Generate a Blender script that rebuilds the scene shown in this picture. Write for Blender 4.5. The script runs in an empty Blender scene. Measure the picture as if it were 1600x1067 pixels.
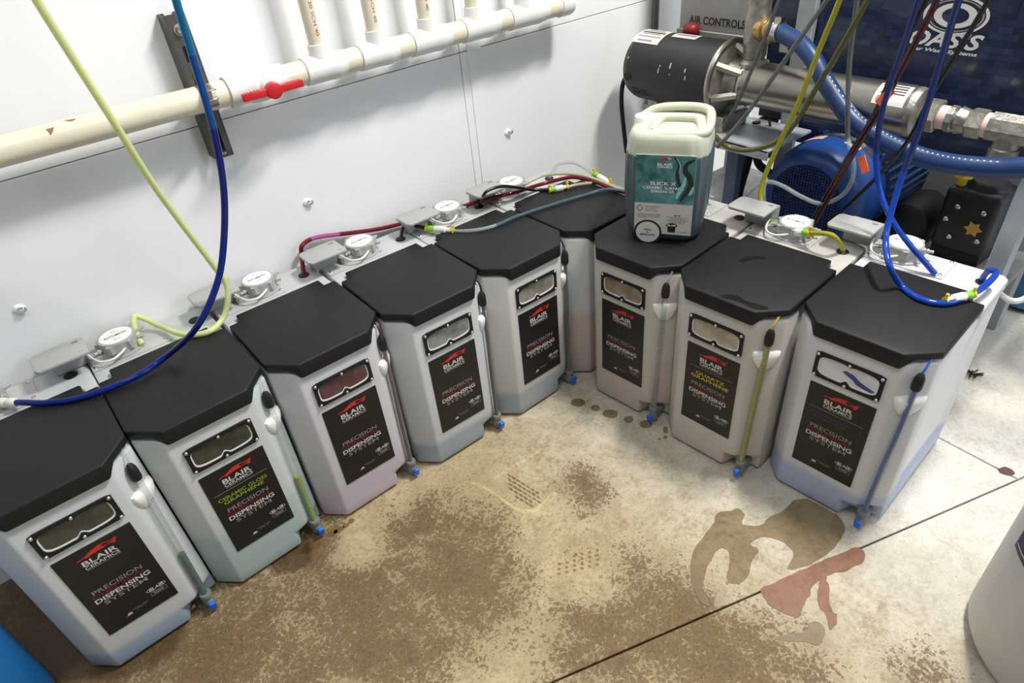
import bpy, bmesh, math, random
from mathutils import Vector, Matrix, Euler
random.seed(11)
D = bpy.data
SC = bpy.context.scene
COL = SC.collection
PI = math.pi

# ------------------------------------------------------------------ camera
CAM = Vector((0.2110, -1.08156, 1.23870))
cam_d = D.cameras.new('camera')
cam_d.sensor_width = 36.0
cam_d.lens = 1002.84 * 36.0 / 1600.0
cam_d.clip_start = 0.02
cam_o = D.objects.new('camera', cam_d)
cam_o.location = CAM
cam_o.rotation_euler = (0.934167, 0.086324, -0.676089)
COL.objects.link(cam_o)
SC.camera = cam_o

# ------------------------------------------------------------------ world, lamps, exposure
W = D.worlds.new('room_light')
SC.world = W
W.use_nodes = True
bg = W.node_tree.nodes['Background']
bg.inputs[0].default_value = (0.80, 0.88, 1.0, 1)
bg.inputs[1].default_value = 0.29


def area(name, loc, target, sx, sy, power, col):
    l = D.lights.new(name, 'AREA')
    l.shape = 'RECTANGLE'
    l.size, l.size_y, l.energy, l.color = sx, sy, power, col
    o = D.objects.new(name, l)
    o.location = loc
    o.rotation_euler = (Vector(target) - Vector(loc)).to_track_quat('-Z', 'Y').to_euler()
    COL.objects.link(o)


area('ceiling_lamp', (1.80, -0.76, 2.8), (1.1, 0.1, 0.3), 0.6, 0.14, 87, (1.0, 0.97, 0.92))
area('wall_fill_light', (0.1, -1.0, 2.8), (1.5, 0.3, 0.5), 1.2, 0.25, 16, (1.0, 0.97, 0.93))  # unseen fill light, added to soften the motor's shadow on the wall
area('doorway_daylight', (2.6, -2.8, 2.0), (1.8, 0.0, 0.4), 1.6, 1.4, 46, (0.82, 0.90, 1.0))
SC.view_settings.view_transform = 'Standard'
SC.view_settings.look = 'None'
SC.view_settings.gamma = 1.0
SC.view_settings.use_curve_mapping = False
SC.view_settings.exposure = 0.0

# ------------------------------------------------------------------ survey helpers
RC = Euler((0.934167, 0.086324, -0.676089)).to_matrix()
WM, WY = 0.04, 0.4218            # the long wall: y = WY + WM * x


def ray(u, v):
    return RC @ Vector(((u - 800) / 1002.84, -(v - 533.5) / 1002.84, -1.0))


def at(u, v, x=None, y=None, z=None, wall=None):
    """the point of a plane (x=, y=, z= or distance from the long wall) seen at u, v of the 1600x1067 survey photo"""
    d = ray(u, v)
    if x is not None:
        t = (x - CAM.x) / d.x
    elif y is not None:
        t = (y - CAM.y) / d.y
    elif z is not None:
        t = (z - CAM.z) / d.z
    else:
        n = Vector((-WM, 1, 0))
        t = (WY - wall - n.dot(CAM)) / n.dot(d)
    return CAM + t * d


def wp(x, off, z):
    """point at distance off in front of the long wall"""
    return Vector((x, WY + WM * x - off, z))


# ------------------------------------------------------------------ materials
def lin(c):
    return tuple((v / 255 / 12.92) if v / 255 <= 0.04045 else ((v / 255 + 0.055) / 1.055) ** 2.4 for v in c[:3]) + (1,)


MATS = {}


def mat(name, col, rough=0.5, metal=0.0, trans=0.0, ior=1.45, spec=0.5, alpha=1.0, noise=0.0, nscale=40, bump=0.0, bscale=300, coat=0.0, sss=0.0):
    if name in MATS:
        return MATS[name]
    m = D.materials.new(name)
    m.use_nodes = True
    nt = m.node_tree
    p = nt.nodes['Principled BSDF']
    p.inputs['Base Color'].default_value = lin(col)
    p.inputs['Roughness'].default_value = rough
    p.inputs['Metallic'].default_value = metal
    p.inputs['Transmission Weight'].default_value = trans
    p.inputs['IOR'].default_value = ior
    p.inputs['Specular IOR Level'].default_value = spec
    p.inputs['Alpha'].default_value = alpha
    p.inputs['Coat Weight'].default_value = coat
    if sss:
        p.inputs['Subsurface Weight'].default_value = sss
        p.inputs['Subsurface Radius'].default_value = (0.02, 0.02, 0.02)
    tc = nt.nodes.new('ShaderNodeTexCoord')
    if noise:
        n = nt.nodes.new('ShaderNodeTexNoise')
        n.inputs['Scale'].default_value = nscale
        n.inputs['Detail'].default_value = 6
        nt.links.new(tc.outputs['Object'], n.inputs['Vector'])
        mx = nt.nodes.new('ShaderNodeMix')
        mx.data_type = 'RGBA'
        mx.inputs['A'].default_value = lin([v * (1 - noise) for v in col])
        mx.inputs['B'].default_value = lin([min(255, v * (1 + noise)) for v in col])
        nt.links.new(n.outputs['Fac'], mx.inputs['Factor'])
        nt.links.new(mx.outputs['Result'], p.inputs['Base Color'])
    if bump:
        n = nt.nodes.new('ShaderNodeTexNoise')
        n.inputs['Scale'].default_value = bscale
        nt.links.new(tc.outputs['Object'], n.inputs['Vector'])
        b = nt.nodes.new('ShaderNodeBump')
        b.inputs['Strength'].default_value = bump
        b.inputs['Distance'].default_value = 0.002
        nt.links.new(n.outputs['Fac'], b.inputs['Height'])
        nt.links.new(b.outputs['Normal'], p.inputs['Normal'])
    MATS[name] = m
    return m


def level_mat(name, top, low, z, soft=0.012):
    """translucent plastic that shows the colour of its liquid up to height z"""
    m = mat(name, top, rough=0.42, sss=0.12)
    nt = m.node_tree
    p = nt.nodes['Principled BSDF']
    tc = nt.nodes.new('ShaderNodeTexCoord')
    sep = nt.nodes.new('ShaderNodeSeparateXYZ')
    nt.links.new(tc.outputs['Object'], sep.inputs[0])
    mr = nt.nodes.new('ShaderNodeMapRange')
    mr.interpolation_type = 'SMOOTHSTEP'
    mr.inputs['From Min'].default_value = z - soft
    mr.inputs['From Max'].default_value = z + soft
    nt.links.new(sep.outputs['Z'], mr.inputs['Value'])
    n = nt.nodes.new('ShaderNodeTexNoise')
    n.inputs['Scale'].default_value = 9
    n.inputs['Detail'].default_value = 3
    nt.links.new(tc.outputs['Object'], n.inputs['Vector'])
    ma = nt.nodes.new('ShaderNodeMix')
    ma.data_type = 'RGBA'
    ma.inputs['A'].default_value = lin([v * 0.965 for v in top])
    ma.inputs['B'].default_value = lin(top)
    nt.links.new(n.outputs['Fac'], ma.inputs['Factor'])
    mx = nt.nodes.new('ShaderNodeMix')
    mx.data_type = 'RGBA'
    mx.inputs['A'].default_value = lin(low)
    nt.links.new(ma.outputs['Result'], mx.inputs['B'])
    nt.links.new(mr.outputs['Result'], mx.inputs['Factor'])
    nt.links.new(mx.outputs['Result'], p.inputs['Base Color'])
    return m


M_BLACK = mat('black_textured_plastic', (25, 25, 27), rough=0.5, spec=0.35, noise=0.10, nscale=60, bump=0.25, bscale=900)
M_RUB = mat('black_rubber', (22, 22, 23), rough=0.55)
M_WALL = mat('white_wall_panel', (233, 234, 235), rough=0.42, noise=0.018, nscale=3, bump=0.06, bscale=14)
M_WALLB = mat('wall_backing', (70, 68, 66), rough=0.9)
M_PVC = mat('white_pvc', (222, 221, 217), rough=0.3, noise=0.02, nscale=12)
M_PVCB = mat('cream_pvc', (214, 207, 186), rough=0.3, noise=0.04, nscale=18)
M_GREY = mat('grey_painted_metal', (166, 166, 164), rough=0.42, noise=0.03, nscale=20)
M_GREYD = mat('grey_plastic', (120, 122, 124), rough=0.5, noise=0.05, nscale=40)
M_STEEL = mat('stainless_steel', (178, 172, 160), rough=0.28, metal=1.0, noise=0.12, nscale=14)
M_STEELR = mat('rough_cast_steel', (150, 147, 138), rough=0.42, metal=0.85, noise=0.3, nscale=60, bump=0.5, bscale=120)
M_SCREW = mat('bright_screw', (205, 205, 205), rough=0.25, metal=1.0)
M_ALU = mat('brushed_aluminium', (172, 178, 184), rough=0.45, metal=0.45, noise=0.08, nscale=30)
M_DKSTEEL = mat('dark_strut_steel', (88, 86, 84), rough=0.45, metal=0.6, noise=0.2, nscale=30)
M_WHITE = mat('white_plastic', (235, 235, 232), rough=0.35)
M_LABEL = mat('black_label_vinyl', (24, 23, 24), rough=0.42, noise=0.1, nscale=8)
M_RED = mat('red_handle_plastic', (190, 32, 40), rough=0.35)
M_LOGO = mat('red_print', (198, 45, 38), rough=0.5)
M_SILV = mat('silver_print', (205, 203, 200), rough=0.45)
M_GRAYP = mat('grey_print', (140, 138, 136), rough=0.5)
M_DKRED = mat('dark_red_print', (120, 28, 30), rough=0.5)
M_GREENP = mat('lime_print', (132, 158, 40), rough=0.5)
M_YELP = mat('yellow_print', (205, 180, 40), rough=0.5)
M_BLUEP = mat('navy_print', (62, 74, 120), rough=0.5)
M_INK = mat('black_ink', (30, 30, 32), rough=0.5)
M_BLUEV = mat('blue_valve_handle', (28, 110, 225), rough=0.35)
M_YEL = mat('yellow_clip', (222, 196, 40), rough=0.4)
M_GRN = mat('green_collar', (128, 190, 60), rough=0.4)
M_ORANGE = mat('orange_tag', (214, 92, 52), rough=0.5)


def clear_mat(name, col, amount=0.55, rough=0.08):
    """thin clear plastic: part glossy tinted skin, part see-through"""
    if name in MATS:
        return MATS[name]
    m = mat(name, col, rough=rough)
    nt = m.node_tree
    p = nt.nodes['Principled BSDF']
    tr = nt.nodes.new('ShaderNodeBsdfTransparent')
    tr.inputs[0].default_value = tuple(0.35 + 0.65 * v for v in lin(col)[:3]) + (1,)
    ms = nt.nodes.new('ShaderNodeMixShader')
    ms.inputs[0].default_value = 1 - amount
    nt.links.new(tr.outputs[0], ms.inputs[1])
    nt.links.new(p.outputs[0], ms.inputs[2])
    nt.links.new(ms.outputs[0], nt.nodes['Material Output'].inputs['Surface'])
    return m


M_CLEAR = clear_mat('clear_tube', (225, 230, 228), 0.86)


# ------------------------------------------------------------------ mesh helpers
class B:
    def __init__(s):
        s.bm = bmesh.new()

    def prism(s, pts, z0, z1, M=None):
        n = len(pts)
        za = z0 if isinstance(z0, (list, tuple)) else [z0] * n
        zb = z1 if isinstance(z1, (list, tuple)) else [z1] * n
        lo = [s.bm.verts.new((p[0], p[1], z)) for p, z in zip(pts, za)]
        hi = [s.bm.verts.new((p[0], p[1], z)) for p, z in zip(pts, zb)]
        s.bm.faces.new(lo[::-1])
        s.bm.faces.new(hi)
        for i in range(n):
            j = (i + 1) % n
            s.bm.faces.new((lo[i], lo[j], hi[j], hi[i]))
        if M is not None:
            bmesh.ops.transform(s.bm, matrix=M, verts=lo + hi)
        return s

    def loft(s, levels):
        rows = [[s.bm.verts.new(p) for p in row] for row in levels]
        n = len(rows[0])
        s.bm.faces.new(rows[0][::-1])
        s.bm.faces.new(rows[-1])
        for a, b in zip(rows, rows[1:]):
            for i in range(n):
                j = (i + 1) % n
                s.bm.faces.new((a[i], a[j], b[j], b[i]))
        return s

    def box(s, x0, x1, y0, y1, z0, z1, M=None):
        return s.prism([(x0, y0), (x1, y0), (x1, y1), (x0, y1)], z0, z1, M)

    def lathe(s, prof, seg=24, M=None):
        """prof: list of (r, z) from bottom to top"""
        rows = []
        for r, z in prof:
            rows.append([s.bm.verts.new((r * math.cos(2 * PI * k / seg), r * math.sin(2 * PI * k / seg), z)) for k in range(seg)])
        for a, b in zip(rows, rows[1:]):
            for k in range(seg):
                j = (k + 1) % seg
                s.bm.faces.new((a[k], a[j], b[j], b[k]))
        s.bm.faces.new(rows[0][::-1])
        s.bm.faces.new(rows[-1])
        if M is not None:
            bmesh.ops.transform(s.bm, matrix=M, verts=[v for r in rows for v in r])
        return s

    def cyl(s, p0, p1, r0, r1=None, seg=20):
        p0, p1 = Vector(p0), Vector(p1)
        d = p1 - p0
        M = Matrix.Translation(p0) @ d.to_track_quat('Z', 'Y').to_matrix().to_4x4()
        return s.lathe([(r0, 0), (r0 if r1 is None else r1, d.length)], seg, M)

    def turned(s, p0, p1, prof, seg=24):
        """lathe whose profile heights run 0..1 from p0 to p1"""
        p0, p1 = Vector(p0), Vector(p1)
        d = p1 - p0
        M = Matrix.Translation(p0) @ d.to_track_quat('Z', 'Y').to_matrix().to_4x4()
        return s.lathe([(r, t * d.length) for r, t in prof], seg, M)

    def tube(s, pts, r, seg=10):
        pts = [Vector(p) for p in pts]
        rows, nrm = [], None
        for i, p in enumerate(pts):
            t = (pts[min(i + 1, len(pts) - 1)] - pts[max(i - 1, 0)]).normalized()
            if nrm is None:
                nrm = t.orthogonal().normalized()
            nrm = (nrm - t * nrm.dot(t)).normalized()
            b = t.cross(nrm)
            rr = r(i / (len(pts) - 1)) if callable(r) else r
            rows.append([s.bm.verts.new(p + rr * (math.cos(2 * PI * k / seg) * nrm + math.sin(2 * PI * k / seg) * b)) for k in range(seg)])
        for a, b in zip(rows, rows[1:]):
            for k in range(seg):
                j = (k + 1) % seg
                s.bm.faces.new((a[k], a[j], b[j], b[k]))
        s.bm.faces.new(rows[0][::-1])
        s.bm.faces.new(rows[-1])
        return s

    def flat(s, pts, z=0.0, h=0.0, M=None):
        """outline as a thin slab (concave outlines allowed)"""
        a = sum(p[0] * q[1] - q[0] * p[1] for p, q in zip(pts, pts[1:] + pts[:1]))
        if a < 0:
            pts = pts[::-1]
        s.prism(pts, z, z + max(h, 1e-5), M)
        return s

    def mesh(s, name, bevel=0.0, seg=2, ang=25, smooth=40):
        bm = s.bm
        bmesh.ops.recalc_face_normals(bm, faces=bm.faces)
        if bevel:
            ed = [e for e in bm.edges if len(e.link_faces) == 2 and e.calc_face_angle(0) > math.radians(ang)]
            bmesh.ops.bevel(bm, geom=ed, offset=bevel, segments=seg, affect='EDGES', clamp_overlap=True, profile=0.5)
        big = [f for f in bm.faces if len(f.verts) > 4]
        if big:
            bmesh.ops.triangulate(bm, faces=big)
        me = D.meshes.new(name)
        bm.to_mesh(me)
        bm.free()
        me.shade_smooth()
        me.set_sharp_from_angle(angle=math.radians(smooth))
        return me


def spline(pts, n=8):
    P = [Vector(p) for p in pts]
    P = [2 * P[0] - P[1]] + P + [2 * P[-1] - P[-2]]
    out = []
    for i in range(1, len(P) - 2):
        for k in range(n):
            t = k / n
            a, b, c, d = P[i - 1], P[i], P[i + 1], P[i + 2]
            out.append(0.5 * ((2 * b) + (c - a) * t + (2 * a - 5 * b + 4 * c - d) * t * t + (3 * b - a - 3 * c + d) * t ** 3))
    out.append(P[-2])
    return out


def obj(name, me, m=None, parent=None, label=None):
    o = D.objects.new(name, me)
    COL.objects.link(o)
    if m is not None:
        if len(me.materials) == 0:
            me.materials.append(m)
        elif me.materials[0] != m:
            o.material_slots[0].link = 'OBJECT'
            o.material_slots[0].material = m
    if parent is not None:
        o.parent = parent
    if label:
        o['label'] = label
    return o


def tag(o, label, cat, group=None):
    o['label'] = label
    o['category'] = cat
    if group:
        o['group'] = group
    return o


def thing(name, label, cat, loc=(0, 0, 0), rz=0.0, group=None):
    o = D.objects.new(name, None)
    COL.objects.link(o)
    o.empty_display_size = 0.05
    o.location = loc
    o.rotation_euler = (0, 0, rz)
    return tag(o, label, cat, group)


def structure(o):
    o['kind'] = 'structure'
    return o


TXT = {}


def text_mesh(s, shear=0.0, bold=0.0):
    """lettering as a mesh fitted to a box 1 wide and 1 high around the origin"""
    key = (s, shear, bold)
    if key in TXT:
        return TXT[key]
    c = D.curves.new('lettering', 'FONT')
    c.body = s
    c.size = 1.0
    c.shear = shear
    c.offset = bold
    c.resolution_u = 3
    c.space_line = 0.85
    o = D.objects.new('lettering', c)
    COL.objects.link(o)
    bpy.context.view_layer.update()
    me = D.meshes.new_from_object(o.evaluated_get(bpy.context.evaluated_depsgraph_get()))
    D.objects.remove(o)
    xs = [v.co.x for v in me.vertices]
    ys = [v.co.y for v in me.vertices]
    x0, x1, y0, y1 = min(xs), max(xs), min(ys), max(ys)
    for v in me.vertices:
        v.co.x = (v.co.x - (x0 + x1) / 2) / (x1 - x0)
        v.co.y = (v.co.y - (y0 + y1) / 2) / (y1 - y0)
        v.co.z = 0
    me.materials.clear()
    TXT[key] = me
    return me


def lettering(s, m, parent, loc, w, h, rot=(PI / 2, 0, 0), shear=0.0, bold=0.0, name='lettering'):
    o = obj(name, text_mesh(s, shear, bold), m, parent)
    o.location = loc
    o.rotation_euler = rot
    o.scale = (w, h, 1)
    return o


CACHE = {}


def cached(key, fn):
    if key not in CACHE:
        CACHE[key] = fn()
    return CACHE[key]

# ================================================================== SETTING
def concrete(name, tint=(1, 1, 1), rough=0.75, dirt=1.0, bump=0.35):
    m = D.materials.new(name)
    m.use_nodes = True
    nt = m.node_tree
    N, L = nt.nodes, nt.links
    p = N['Principled BSDF']
    tc = N.new('ShaderNodeTexCoord')
    P = tc.outputs['Object']

    def noise(scale, detail=8, rough_=0.6, dist=0.0):
        n = N.new('ShaderNodeTexNoise')
        n.inputs['Scale'].default_value = scale
        n.inputs['Detail'].default_value = detail
        n.inputs['Roughness'].default_value = rough_
        n.inputs['Distortion'].default_value = dist
        L.new(P, n.inputs['Vector'])
        return n.outputs['Fac']

    def math_(op, a, b, clamp=False):
        n = N.new('ShaderNodeMath')
        n.operation = op
        n.use_clamp = clamp
        for i, v in enumerate((a, b)):
            if isinstance(v, (int, float)):
                n.inputs[i].default_value = v
            else:
                L.new(v, n.inputs[i])
        return n.outputs[0]

    def ramp(v, a, b, lo=0.0, hi=1.0):
        n = N.new('ShaderNodeMapRange')
        n.interpolation_type = 'SMOOTHSTEP'
        n.inputs['From Min'].default_value = a
        n.inputs['From Max'].default_value = b
        n.inputs['To Min'].default_value = lo
        n.inputs['To Max'].default_value = hi
        L.new(v, n.inputs['Value'])
        return n.outputs['Result']

    def spot(u, v, r0, r1):
        c = at(u, v, z=0)
        n = N.new('ShaderNodeVectorMath')
        n.operation = 'DISTANCE'
        L.new(P, n.inputs[0])
        n.inputs[1].default_value = c
        return ramp(n.outputs['Value'], r0, r1, 1.0, 0.0)

    def mix(f, a, b):
        n = N.new('ShaderNodeMix')
        n.data_type = 'RGBA'
        L.new(f, n.inputs['Factor'])
        for k, v in (('A', a), ('B', b)):
            if isinstance(v, tuple):
                n.inputs[k].default_value = v
            else:
                L.new(v, n.inputs[k])
        return n.outputs['Result']

    big, mid, fine, grain = noise(4.2, 8, 0.65, 0.5), noise(20, 12, 0.75, 0.6), noise(95, 10, 0.78, 0.3), noise(300, 5, 0.65)
    vo = N.new('ShaderNodeTexVoronoi')
    vo.feature = 'DISTANCE_TO_EDGE'
    vo.inputs['Scale'].default_value = 85
    L.new(P, vo.inputs['Vector'])
    crack = ramp(vo.outputs['Distance'], 0.02, 0.16)
    sx = N.new('ShaderNodeSeparateXYZ')
    L.new(P, sx.inputs[0])
    pale = ramp(math_('ADD', sx.outputs['X'], math_('MULTIPLY', mid, 0.5)), 1.0, 1.75)
    mott = ramp(math_('ADD', math_('MULTIPLY', fine, 0.55), math_('MULTIPLY', mid, 0.45)), 0.36, 0.58)
    base = mix(pale, mix(mott, lin((138, 118, 86)), lin((196, 179, 141))), mix(mott, lin((186, 180, 166)), lin((219, 215, 205))))
    base = mix(ramp(big, 0.35, 0.7, 0.0, 0.5), base, mix(pale, lin((166, 148, 112)), lin((208, 203, 190))))
    # trodden-in brown dirt, in patches; by the white drum its shadow is painted too
    bias = spot(330, 985, 0.05, 0.50)
    for s in ((700, 905, 0.03, 0.40), (905, 760, 0.0, 0.17), (1000, 975, 0.05, 0.36), (560, 1010, 0.1, 0.42), (1130, 1060, 0.0, 0.34), (80, 1010, 0.15, 0.5), (1440, 1060, 0.0, 0.16), (480, 860, 0.0, 0.2), (640, 830, 0.0, 0.22)):
        bias = math_('MAXIMUM', bias, spot(*s))
    pale_spot = math_('MAXIMUM', spot(930, 905, 0.0, 0.10), spot(560, 850, 0.0, 0.10))
    bias = math_('SUBTRACT', bias, math_('MULTIPLY', pale_spot, 0.5), True)
    d = math_('ADD', math_('ADD', math_('MULTIPLY', bias, 0.185), math_('MULTIPLY', crack, 0.034)), math_('MULTIPLY', mid, 0.36))
    d = math_('ADD', d, math_('MULTIPLY', fine, 0.62))
    d = math_('ADD', d, math_('MULTIPLY', big, 0.30))
    dm = ramp(d, 0.752, 0.835)
    brown = mix(ramp(fine, 0.35, 0.65), lin((74, 54, 30)), lin((122, 96, 60)))
    col = mix(math_('MULTIPLY', dm, dirt * 0.9), base, brown)
    wet = math_('MAXIMUM', spot(215, 985, 0.03, 0.19), spot(455, 868, 0.0, 0.10))
    wet = math_('MAXIMUM', wet, spot(60, 960, 0.1, 0.3))
    wm = ramp(math_('ADD', wet, math_('MULTIPLY', mid, 0.5)), 0.62, 0.9)
    col = mix(math_('MULTIPLY', wm, 0.75), col, lin((72, 52, 30)))
    col = mix(ramp(grain, 0.62, 0.72, 0.0, 0.6), col, lin((86, 74, 56)))
    t = N.new('ShaderNodeMix')
    t.data_type = 'RGBA'
    t.blend_type = 'MULTIPLY'
    t.inputs['Factor'].default_value = 1.0
    L.new(col, t.inputs['A'])
    t.inputs['B'].default_value = tuple(tint) + (1,)
    L.new(t.outputs['Result'], p.inputs['Base Color'])
    L.new(ramp(wm, 0, 1, rough, rough * 0.55), p.inputs['Roughness'])
    b = N.new('ShaderNodeBump')
    b.inputs['Strength'].default_value = bump
    b.inputs['Distance'].default_value = 0.003
    L.new(math_('ADD', fine, math_('MULTIPLY', mid, 0.8)), b.inputs['Height'])
    L.new(b.outputs['Normal'], p.inputs['Normal'])
    return m


M_CONC = concrete('stained_concrete')
M_PUD = concrete('wet_concrete', (0.45, 0.37, 0.25), 0.42, 0.35, 0.08)
M_PUDR = concrete('red_wet_concrete', (0.48, 0.25, 0.19), 0.42, 0.2, 0.08)
M_PUDB = concrete('purple_wet_concrete', (0.16, 0.10, 0.09), 0.3, 0.5, 0.2)
M_CHALK = concrete('scuffed_pale_concrete', (1.2, 1.18, 1.1), 0.8, 0.0, 0.2)

floor = structure(obj('floor', B().box(-1.6, 2.9, -3.2, 0.7, -0.12, -0.03).mesh('floor'), mat('joint_earth', (46, 38, 30), rough=0.95)))


def j1(x, o=0.0):
    return -0.599 - 0.3272 * (x - 0.553) + o


def j2(y, o=0.0):
    return 1.678 + 0.052 * (y + 0.95) + o


g = 0.0022
for pts in ([(-1.6, j1(-1.6, g)), (j2(-0.97, -g), j1(j2(-0.97, -g), g)), (j2(0.7, -g), 0.7), (-1.6, 0.7)],
            [(j2(-0.97, g), j1(j2(-0.97, g), g)), (2.9, j1(2.9, g)), (2.9, 0.7), (j2(0.7, g), 0.7)],
            [(-1.6, -3.2), (2.9, -3.2), (2.9, j1(2.9, -g)), (-1.6, j1(-1.6, -g))]):
    obj('concrete_slab', B().prism(pts, -0.035, 0.0).mesh('concrete_slab', bevel=0.0012, seg=1), M_CONC, floor)

# long wall: four panels over a backing, seams at x = 1.231 and z = 0.850
ROTW = math.atan(WM)
wall = structure(obj('wall_left', B().prism([(-1.6, WY - 1.6 * WM + 0.012), (2.75, WY + 2.75 * WM + 0.012), (2.75, WY + 2.75 * WM + 0.08), (-1.6, WY - 1.6 * WM + 0.08)], 0, 2.6).mesh('wall_left'), M_WALLB))
sg = 0.0011
for xa, xb in ((-1.6, 1.231 - sg), (1.231 + sg, 2.75)):
    for za, zb in ((0.0, 0.850 - sg), (0.850 + sg, 2.6)):
        pts = [wp(xa, 0, 0)[:2], wp(xb, 0, 0)[:2], wp(xb, -0.012, 0)[:2], wp(xa, -0.012, 0)[:2]]
        obj('wall_panel', B().prism(pts, za, zb).mesh('wall_panel', bevel=0.0008, seg=1), M_WALL, wall)
pts = [wp(1.256, 0.0016, 0)[:2], wp(1.304, 0.0016, 0)[:2], wp(1.304, 0, 0)[:2], wp(1.256, 0, 0)[:2]]
structure(obj('trim_1', B().prism(pts, 0.0, 2.6).mesh('trim', bevel=0.0007, seg=1), M_WALL))
structure(obj('wall_right', B().box(2.75, 2.85, -3.2, 0.7, 0, 2.6).mesh('wall_right'), M_WALL))

# small stains and marks that belong to the floor
def floor_patch(name, uv, m, parent=floor, h=0.0009, z=0.0, smooth=2):
    pts = [at(u, v, z=0) for u, v in uv]
    if smooth:
        pts = spline(pts + [pts[0]], smooth + 1)[:-1]
        if len(pts) > 40:
            pts = [q + Vector((random.gauss(0, .0009), random.gauss(0, .0009), 0)) for q in pts]
    return obj(name, B().flat([(p.x, p.y) for p in pts], z, h).mesh(name), m, parent)


def zoomed(ox, oy, s, pts):
    return [(ox + x / s, oy + y / s) for x, y in pts]


tag(floor_patch('puddle', zoomed(1000, 720, 2.667, [(640, 165), (700, 160), (780, 205), (830, 235), (855, 280), (840, 320), (815, 355), (790, 380), (740, 413), (690, 440), (612, 452), (640, 392), (600, 342), (510, 318), (462, 350), (495, 372), (470, 412), (455, 470), (430, 502), (398, 514), (362, 500), (370, 450), (375, 402), (362, 372), (330, 368), (292, 420), (270, 470), (266, 530), (280, 580), (292, 606), (258, 592), (230, 550), (214, 500), (208, 440), (222, 380), (260, 322), (300, 272), (318, 222), (378, 206), (410, 200), (436, 225), (425, 264), (500, 270), (540, 232), (600, 205)]), M_PUD, None),
    'brown puddle on the concrete in front of the tank with the blue gauge tube', 'puddle')
tag(floor_patch('puddle', zoomed(1000, 720, 2.667, [(502, 532), (560, 507), (640, 470), (720, 434), (800, 398), (890, 365), (925, 368), (938, 400), (920, 430), (880, 446), (850, 464), (800, 470), (775, 490), (790, 530), (788, 570), (800, 622), (822, 650), (810, 690), (790, 702), (775, 642), (752, 618), (740, 570), (745, 502), (725, 515), (710, 560), (682, 600), (660, 650), (622, 642), (570, 620), (530, 592), (510, 560)]), M_PUDR, None),
    'reddish puddle along the floor joint', 'puddle')
tag(floor_patch('puddle', zoomed(1000, 720, 2.667, [(560, 742), (620, 722), (690, 712), (702, 680), (740, 670), (770, 700), (765, 740), (740, 770), (690, 755), (620, 752)]), M_PUD, None),
    'small brown puddle below the reddish one, nearest the white barrel', 'puddle')
tag(floor_patch('puddle', zoomed(280, 700, 4.444, [(845, 720), (870, 685), (905, 640), (960, 634), (986, 660), (960, 692), (905, 722), (880, 738)]), M_PUD, None),
    'dark wet spot on the floor under the lime gauge tube', 'puddle')
for (cx, cy, w, h), lab in zip(((903, 629, 12, 6), (930.5, 637.5, 7, 5), (954, 646.5, 12.5, 6.5), (983, 655.5, 7.5, 5.5), (1009.5, 663, 11, 6.5), (1039.5, 683.5, 4, 2.5), (1030.5, 686, 2.5, 1.5), (1040, 672, 4, 6)), (
        'flat oval drip at the left end of the drip trail, nearest the corner tank', 'small round drip second from the left end of the drip trail', 'largest, bean-shaped drip in the middle of the drip trail', 'round drip between the bean-shaped drip and the nearest blue valve',
        'wide drip on the floor right under the blue valve of the jug tank', 'small round drip just left of the foot of the yellow-titled tank', 'tiniest brown speck at the end of the drip trail', 'narrow upright drip touching the edge of the yellow-titled tank')):
    ring = [(cx + w * math.cos(a) * random.uniform(0.85, 1.1), cy + h * math.sin(a) * random.uniform(0.85, 1.1)) for a in [2 * PI * k / 10 for k in range(10)]]
    tag(floor_patch('drip', ring, M_PUD, None), lab, 'puddle', 'drips between the rows')
for (cx, cy, w, h), lab in zip(((520, 833, 9, 3.5), (530, 828, 10, 3.5), (549, 814, 5, 3.5), (541, 821, 6, 2.5)), ('brown drip nearest the blue valve of the lime gauge tube', 'long brown drip second from the blue valve of the lime gauge', 'round brown drip farthest from the lime gauge valve', 'thin brown drip just before the round farthest one by the lime gauge')):
    ring = [(cx + w * math.cos(a) * .87 + h * math.sin(a) * .5, cy + h * math.sin(a) * .87 - w * .5 * math.cos(a)) for a in [2 * PI * k / 10 for k in range(10)]]
    tag(floor_patch('drip', ring, M_PUD, None), lab, 'puddle', 'drips by the lime gauge')
floor_patch('rust_spot', zoomed(1000, 720, 2.667, [(1490, 35), (1520, 25), (1550, 38), (1562, 55), (1535, 62), (1500, 50)]), M_PUDB, floor)
floor_patch('pale_scuff', zoomed(720, 700, 4.85, [(60, 260), (150, 265), (260, 340), (380, 425), (480, 460), (560, 455), (640, 390), (690, 335), (730, 345), (690, 400), (600, 470), (520, 500), (430, 480), (320, 410), (220, 335), (120, 290)]), M_CHALK, floor, 0.0006)
for (x0, y0, x1, y1) in ((600, 10, 250, 215), ):
    floor_patch('pale_scuff', zoomed(720, 700, 4.85, [(x0, y0), (x0 + 25, y0 + 10), (x1 + 20, y1 + 15), (x1 - 15, y1 + 10)]), M_CHALK, floor, 0.0005, smooth=0)
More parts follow.
